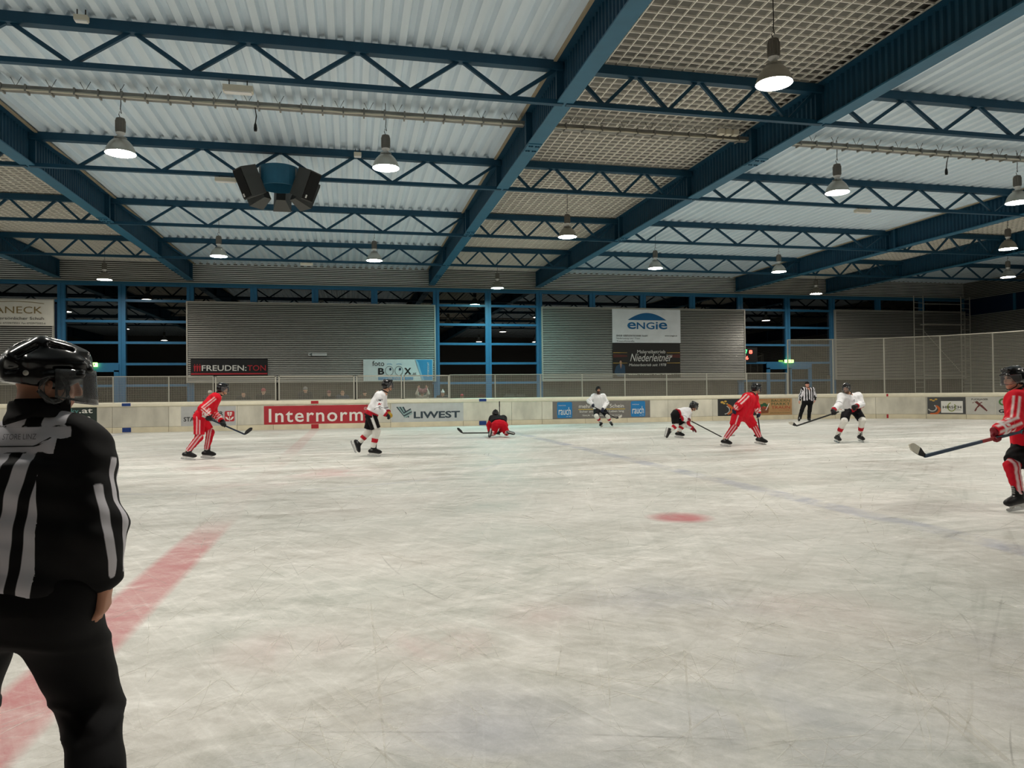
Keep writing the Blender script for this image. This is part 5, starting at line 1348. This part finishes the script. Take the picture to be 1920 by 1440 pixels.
def set_white(o, w):
    at = o.data.attributes.new('white', 'FLOAT', 'POINT'); at.data.foreach_set('value', np.asarray(w, np.float32)); o.data.materials[0] = STRIPE
def tri(x, p, duty=.5):
    """signed distance inside white stripes of period p"""
    m = np.mod(x, p); return np.minimum(m, p*duty-m) if False else np.where(m < p*duty, np.minimum(m, p*duty-m), -np.minimum(m-p*duty, p-m))
def verts(o): a = np.empty(len(o.data.vertices)*3); o.data.vertices.foreach_get('co', a); return a.reshape(-1, 3)
def trousers(J, parent, col, res, fat=1.0, k=1.0, ripple=None):
    bl = Blend(res, .05); pel = (J['hipL']+J['hipR'])/2; sh = (J['shL']+J['shR'])/2; up = unit(sh-pel)
    bl.limb(J['hipL'], J['hipR'], .125*fat, .125*fat, .05).limb(pel-up*.02, pel+up*.14, .14*fat, .135*fat, .06, True).ball(pel, .125*fat, None, .06)
    for q in 'LR':
        bl.limb(J['hip'+q], J['kn'+q], .118*fat, .09*fat, .05).limb(J['kn'+q], J['an'+q]+A_((0, 0, -.03)), .09*fat*k, .085*fat*k, .04, True)
    bl.ripple = ripple or (lambda X: .006*np.sin(X@A_((14, 21, 44)))*np.sin(X@A_((-15, 24, 33))))
    return blend_object(bl, 'trousers', CLOTH, parent, col)

def far_referee():
    P, J = joints('far_ref'); f = P['face']
    for q in 'LR': flat_foot(J, q, True)
    root = empty('person', P['base'], 'person in black and white striped referee shirt standing by the far boards', 'person', 'people on the ice')
    hands = {q: (*free(J, q), .5) for q in 'LR'}
    body_object(J, f, root, .012, 1.0, face_paint(J['head'], f, 1.0, 'C9907C', '2A1E18'), hands)
    jo = jersey(J, root, 'E8E8EC', .014, .86, .0, .92, 'striped_shirt'); V = verts(jo)
    w = tri(V[:, 0]-J['neck'][0]+.03, .115); arm = np.zeros(len(V), bool)
    for q in 'LR':
        for a, b in (('sh', 'el'), ('el', 'wr')):
            t, rr, L = along(V, J[a+q], J[b+q]); m = (L < .095) & (t > .15) & (t < 1.2) & (np.abs(V[:, 0]-J['neck'][0]) > .19)
            w[m] = tri(rr[m]@A_((0, 1, 0))+.03, .06)
    set_white(jo, w)
    trousers(J, root, '0C0C0E', .016, .92, .95)
    for q in 'LR': skate(J, q, root)
    bl = Blend(.01, .02); R, F, U = frame(f); H = J['head']; bl.ball(H+U*.05-F*.01, (.088, .105, .075), A_([R, F, U])).limb(H+U*.055+F*.08-R*.03, H+U*.055+F*.08+R*.03, .02, .02).cut(H+U*.03, -U)
    blend_object(bl, 'cap', CLOTH, root, '101012'); collar(J, f, root)
far_referee()

def near_referee():
    P, J = joints('near_ref'); f = P['face']; res = .010
    for q in 'LR': flat_foot(J, q, True)
    root = empty('person', P['base'], 'person in striped referee shirt and black helmet close by, seen from behind', 'person', 'people on the ice')
    hands = {'R': (unit(A_((-.1, .15, -1))), A_((-1, .1, 0)), 1, .55), 'L': (unit(A_((.1, .15, -1))), A_((1, .1, 0)), -1, .55)}
    for q in 'LR':
        hd = list(hands[q]); hd[2] = 1 if np.dot(np.cross(hd[0], unit(hd[1])), A_((0, 1, 0))) > 0 else -1; hands[q] = tuple(hd)
    body_object(J, f, root, .008, .97, face_paint(J['head'], f, .97, 'C08A70', '5A4436'), hands, bulk=1.05)
    # shirt
    pel = (J['hipL']+J['hipR'])/2; sh = (J['shL']+J['shR'])/2; ax = unit(pel-sh); hem = pel-ax*.045
    bl = Blend(res, .06)
    bl.limb(J['shL'], J['shR'], .085, .085, .06).limb(J['neck']+A_((0, 0, -.03)), sh+ax*.03, .078, .135, .07)
    for q in 'LR':
        s_ = J['sh'+q]; h = J['hip'+q]; out = unit(s_-sh)
        hm = h+ax*(np.dot(hem-h, ax)); bl.limb(s_*.75+sh*.25+ax*.04, hm, .130, .15, .07, True)
        bl.limb(s_, J['el'+q], .094, .088, .05).limb(J['el'+q], J['wr'+q]-unit(J['wr'+q]-J['el'+q])*.02, .088, .048, .04).ball(s_, .095, None, .05)
    bl.limb(sh+ax*.06, hem, .155, .17, .07, True)
    bl.ripple = lambda X: .007*np.sin(X@A_((16, 11, 9))+2*np.sin(X@A_((5, -7, 11))))*np.sin(X@A_((-13, 18, 15)))+.0035*np.sin(X@A_((44, 20, 13))+2*np.sin(X[:, 2]*14))+.0025*np.sin(X@A_((12, 30, 70)))
    jo = blend_object(bl, 'striped_shirt', CLOTH, root, 'E8E8EC'); V = verts(jo)
    zz = (V-sh)@(-ax); X = V[:, 0]-(sh[0]+(pel[0]-sh[0])*np.clip(-zz/np.linalg.norm(pel-sh), 0, 1))
    # back and front: slanting stripes, black side panels; shoulders black with a white patch split by a black strap; a white panel below it
    X = V[:, 0]; Z = V[:, 2]
    w = tri(X-.16*(Z-.856)-.071+.015*np.sin((Z-.85)*7)**2, .072, .55)
    w = np.minimum(w, .186+.1*(Z-.856)-X)
    patch = np.minimum(np.minimum(.172-X+.6*np.minimum(1.40-Z, 0), X+.10), np.abs(X-.084-.25*(Z-1.34))-.022)
    panel = np.minimum(np.minimum(.19-X, X+.12), np.minimum(1.3115-Z, Z-1.236))
    w = np.maximum(np.minimum(patch, Z-1.3165), np.maximum(panel, np.minimum(w, 1.2325-Z)))
    for q in 'LR':
        out = unit(J['sh'+q]-sh); e = J['el'+q]; s_ = J['sh'+q]; wr = J['wr'+q]
        d1, d2 = [], []
        t1, r1, L1 = along(V, s_, e); t2, r2, L2 = along(V, e, wr)
        isarm = ((V-s_)@out > .005) & (zz < .03) & (((V[:, 2] > e[2]) & (L1 < .115)) | ((V[:, 2] <= e[2]) & (L2 < .125)))
        kk = np.clip((V[:, 2]-e[2])/.16+.5, 0, 1)[:, None]; r = r1*kk+r2*(1-kk)
        an = np.arctan2(r@A_((0, -1, 0)), r@out)*.095           # arc length round the sleeve, 0 = outermost, + = towards us
        tt = np.where(V[:, 2] > e[2], t1*.58, .58+t2*.42); cap = lambda d, lo: np.minimum(d, np.minimum((tt-lo)*.2, (.93-tt)*.2))
        lw = np.maximum(cap(.0145-np.abs(an-.016+.02*tt), .13), np.maximum(cap(.0125-np.abs(an-.075+.012*tt), .30), cap(.017-np.abs(an+.048), .05))); lw = np.where(lw < -.02, -.02, lw)
        w = np.where(isarm, lw, w)
        under = (~isarm) & ((V-s_)@out > -.03) & (zz < -.02); w = np.where(under, -.02, w)
    set_white(jo, w)
    # dark printed swoosh and name on the upper-back panel
    c0 = A_((.045, -.16, 1.275))
    decal('STORE LINZ', c0+A_((.0, 0, .008)), (1, 0, 0), (0, 0, 1), .10, .017, jo, ink('faded_ink', '77757E'), root, 0)
    decal('', c0+A_((.0, 0, -.008)), (1, 0, 0), (0, 0, 1), .19, .03, jo, ink('jersey_ink', '26262C'), root, name='swoosh', poly=[(0, .0), (.74, .0), (.82, .12), (1, .9), (.97, .95), (.78, .22), (.72, .12), (0, .12)])
    rip = lambda X: .0035*np.sin(X@A_((10, 14, 38))+1.5*np.sin(X@A_((7, 5, 9))))*np.sin(X@A_((-9, 14, 17)))-.010*np.exp(-((X[:, 2]-J['knR'][2]-.03*np.sin(X[:, 0]*20))/.018)**2)-.007*np.exp(-((X[:, 2]-J['knR'][2]+.07-.2*(X[:, 0]-J['knR'][0]))/.014)**2)-.006*np.exp(-((X[:, 2]-J['hipR'][2]+.14+.3*(X[:, 0]-J['hipR'][0]))/.016)**2)
    trousers(J, root, '0A090B', .012, 1.16, .86, rip)
    for q in 'LR': skate(J, q, root)
    # tall soft collar
    n = unit(J['head']-J['neck']+A_((-.03, 0, 0))); bl = Blend(.008, .02); c = J['neck']
    bl.limb(c-n*.022, c+n*.045, .092, .078, .02, True); bl.ripple = lambda X: .003*np.sin(X@A_((40, 40, 90)))
    blend_object(bl, 'collar', CLOTH, root, '0B0A0C')
    # helmet with ridges, vents, ear loops, straps and a visor
    s = .97; H = J['head']; R, F, U = frame((f[0], f[1], -.02)); ax_ = A_([R, F, U]); Wp = lambda r, f_, u: H+R*r*s+F*f_*s+U*u*s
    bl = Blend(.0055, .018)
    bl.ball(Wp(0, .0, .045), A_((.100, .126, .098))*s, ax_).ball(Wp(0, -.04, .02), A_((.094, .082, .082))*s, ax_, .03).ball(Wp(0, .04, .04), A_((.099, .096, .074))*s, ax_, .03)
    for e in (-1, 1):
        bl.limb(Wp(.036*e, .10, .083), Wp(.046*e, -.02, .112), .024*s, .03*s, .012).limb(Wp(.046*e, -.02, .112), Wp(.05*e, -.092, .065), .03*s, .03*s, .012)
        bl.limb(Wp(.078*e, .085, .055), Wp(.088*e, -.06, .058), .016*s, .02*s, .012).limb(Wp(.085*e, .085, .018), Wp(.094*e, -.02, .008), .014*s, .016*s, .012)
        bl.limb(Wp(.07*e, -.075, .012), Wp(.03*e, -.10, .0), .02*s, .02*s, .015)
    bl.limb(Wp(0, .115, .075), Wp(0, -.02, .114), .02*s, .026*s, .014).limb(Wp(0, -.02, .114), Wp(0, -.098, .05), .026*s, .024*s, .014).limb(Wp(-.07, .115, .036), Wp(.07, .115, .036), .012*s, .012*s, .014)
    for e in (-1, 1):
        for a, b in (((.018, .085, .112), (.02, .02, .143)), ((.022, -.045, .143), (.024, -.085, .108)), ((.066, .06, .098), (.074, .0, .112)), ((.074, -.04, .108), (.076, -.09, .075)), ((.1, .05, .036), (.108, -.01, .034)), ((.05, -.118, .03), (.08, -.095, .035))):
            bl.carve_limb(Wp(a[0]*e, a[1], a[2]), Wp(b[0]*e, b[1], b[2]), .008*s, .004)
        bl.carve(Wp(.108*e, .0, -.03), A_((.034, .036, .036))*s, ax_, .008)
    bl.carve(Wp(0, .13, -.05), A_((.088, .105, .085))*s, ax_, .012); bl.cut(Wp(0, -.09, -.012), -U-F*.18)
    ho = blend_object(bl, 'helmet', GLOSS, root, '09090B')
    # clear ear loops
    for e in (-1, 1):
        bl = Blend(.006, .012)
        for k in range(12):
            a0, a1 = 2*PI*k/12, 2*PI*(k+1)/12; p = lambda a: Wp(.098*e, .008+.037*math.cos(a), -.028+.044*math.sin(a)); bl.limb(p(a0), p(a1), .0065, .0065)
        blend_object(bl, 'ear_loop', M['visor'], ho, '888890')
        MB().lathe([(0, .004), (.007, .003), (.009, 0)], 12).map(lambda x, y, z: Wp(.094*e, -.07+x, .02+y)+R*e*z*s).build('screw', M['trim'], ho, smooth=True)
    for e in (1, -1):
        MB().tube([Wp(.09*e, .045, -.02), Wp(.082*e, .05, -.06), Wp(.06*e, .055, -.1), Wp(.0, .07, -.128)], .008, 6).build('chin_strap', M['black'], ho)
        MB().tube([Wp(.092*e, -.035, -.035), Wp(.08*e, .01, -.08), Wp(.06*e, .055, -.1)], .007, 6).build('chin_strap', M['black'], ho)
    MB().box(-.014, .014, -.004, .004, -.02, .02).map(lambda x, y, z: Wp(.075, .045+x, -.085+z)+R*y).build('buckle', M['black'], ho)
    vs = []; n_, rows = 24, 6
    for i in range(n_+1):
        a = math.radians(-92+184*i/n_)
        for j in range(rows+1):
            t = j/rows; rr = .128+.008*t; vs.append(Wp(math.sin(a)*rr*.86, math.cos(a)*rr*1.07+.012, .035-.118*t*(1-.22*(a/1.6)**2)))
    v = MB().add(vs, [(i*(rows+1)+j, (i+1)*(rows+1)+j, (i+1)*(rows+1)+j+1, i*(rows+1)+j+1) for i in range(n_) for j in range(rows)]).build('visor', M['visor'], ho, smooth=True)
    v.modifiers.new('thick', 'SOLIDIFY').thickness = .003
near_referee()
# ================================================================== spectators behind the boards
def stand(h=1.0, arms=False, lean=0.0):
    J = dict(head=(0, -.02, 1.58), neck=(0, 0, 1.44), shL=(.18, 0, 1.38), shR=(-.18, 0, 1.38), elL=(.24, .02, 1.10), elR=(-.24, .02, 1.10), wrL=(.2, -.12, .92), wrR=(-.2, -.12, .92),
             hipL=(.09, 0, .88), hipR=(-.09, 0, .88), knL=(.1, -.02, .48), knR=(-.1, -.02, .48), anL=(.11, 0, .08), anR=(-.11, 0, .08), toeL=(.13, -.17, .04), toeR=(-.13, -.17, .04))
    if arms: J.update(elL=(.27, -.1, 1.55), elR=(-.27, -.1, 1.55), wrL=(.2, -.12, 1.80), wrR=(-.2, -.12, 1.80))
    J = {k: A_(v)*h for k, v in J.items()}; J['face'] = A_((0, -1, -.05)); return J
def spectator(x, y, h, label, coat, hat, hair='2A1E18', skin='C79A82', arms=False, pom=False, rz=0.0, leg='1C1E26'):
    J = stand(h, arms); root = empty('person', (x, y, -.06), label, 'person', 'spectators behind the boards', rz)
    hands = {q: (unit(J['wr'+q]-J['el'+q]), A_((0, -1, 0)), (1 if q == 'L' else -1) if arms else (-1 if q == 'L' else 1), .25 if arms else .6) for q in 'LR'}
    body_object(J, J['face'], root, .013, h, face_paint(J['head'], J['face'], h, skin, hair), hands)
    bl = Blend(.018, .05); pel = (J['hipL']+J['hipR'])/2; sh = (J['shL']+J['shR'])/2
    bl.limb(J['shL'], J['shR'], .085*h, .085*h).limb(J['neck']-A_((0, 0, .01)), sh, .075*h, .1*h).limb(sh-A_((0, 0, .1)), pel, .15*h, .15*h, .07)
    for q in 'LR': bl.limb(J['sh'+q], J['el'+q], .08*h, .07*h).limb(J['el'+q], J['el'+q]+(J['wr'+q]-J['el'+q])*.9, .07*h, .05*h, .03); bl.limb(J['sh'+q], J['hip'+q], .12*h, .13*h)
    bl.ripple = lambda X: .006*np.sin(X@A_((22, 17, 40)))
    bl.cut(pel-A_((0, 0, .08)), (0, 0, -1)); blend_object(bl, 'jacket', CLOTH, root, coat)
    bl = Blend(.02, .04)
    for q in 'LR': bl.limb(J['hip'+q], J['kn'+q], .1*h, .08*h).limb(J['kn'+q], J['an'+q], .075*h, .065*h); 
    bl.limb(J['hipL'], J['hipR'], .11*h, .11*h); blend_object(bl, 'trousers', CLOTH, root, leg)
    bl = Blend(.02, .02)
    for q in 'LR': bl.limb(J['an'+q], J['toe'+q]+A_((0, 0, .01)), .05*h, .045*h)
    bl.cut((0, 0, 0), (0, 0, -1)); blend_object(bl, 'shoes', LEATHER, root, '1A1816')
    if hat:
        R, F, U = frame(J['face']); H = J['head']; bl = Blend(.011, .02)
        bl.ball(H+U*.055*h-F*.01, A_((.092, .112, .092))*h, A_([R, F, U])).limb(H+U*.045*h+F*.075*h-R*.04, H+U*.045*h+F*.075*h+R*.04, .024*h, .024*h)
        bl.cut(H+U*.022*h, -U)
        if pom: bl.ball(H+U*.165*h, .038*h, None, .015)
        blend_object(bl, 'hat', CLOTH, root, hat)
    return root
Y_S = 32.75
for a in (
    (-5.8, Y_S, 1.0, 'person in a white hat right behind the shoulder of the skating red player', '3A3A40', 'E6E2D6'),
    (-4.48, Y_S+.1, .97, 'bareheaded person in dark jacket behind the mesh, first beyond the skating red player', '24262C', None),
    (-3.66, Y_S, 1.04, 'person in a red and white hat behind the mesh gate by the red board end', '26262A', 'B0525A'),
    (-1.95, Y_S+.2, 1.07, 'person in a grey hat standing tall behind the mesh above the red mark', '20222A', '8C8A88'),
    (-.95, Y_S, .97, 'person in a dull reddish hat behind the mesh above the middle of the red board', '17181C', '7A4A4C'),
    (-.38, Y_S+.1, .98, 'bareheaded fair person in blue-grey jacket behind the mesh above the red board', '3C4656', None),
    (.58, Y_S+.1, .97, 'person in a brown jacket half hidden behind the gliding white player', '4A3A32', '3A2A28'),
    (1.13, Y_S+.3, .99, 'person in a black jacket standing behind the gliding white player towards the eyeball banner', '16161A', None),
    (4.01, Y_S, .94, 'child-like figure in a white bobble hat behind the mesh by the window', '2C2E36', 'E4E8E6'),
    (4.88, Y_S, .84, 'child in a red hat behind the mesh, above the blue line mark', '5A2A30', 'B02838'),
):
    spectator(*a, pom='bobble' in a[3], hair='8A6A4C' if 'fair' in a[3] else '2A1E18')
spectator(3.10, Y_S, .95, 'person in a pale hat raising both arms with a scarf before the eyeball banner', 'CFC9BC', 'D8E2EC', arms=True)
sc = MB(); vs = []
for i in range(13):
    u = -1+2*i/12; x = u*.20; z = 1.60-.10*(1-u*u)
    for dz in (-.11, .11): vs.append((x, -.17+.015*math.sin(u*9), z+dz))
o = MB().add(vs, [(2*i, 2*i+2, 2*i+3, 2*i+1) for i in range(12)]).build('scarf', mat('pink_scarf', 'A8747C', .9, noise=.4, nscale=20), None, smooth=True)
o.location = (3.10, Y_S, .03); o.modifiers.new('thick', 'SOLIDIFY').thickness = .012
tag(o, 'pinkish scarf held up by the spectator with raised arms', 'scarf')
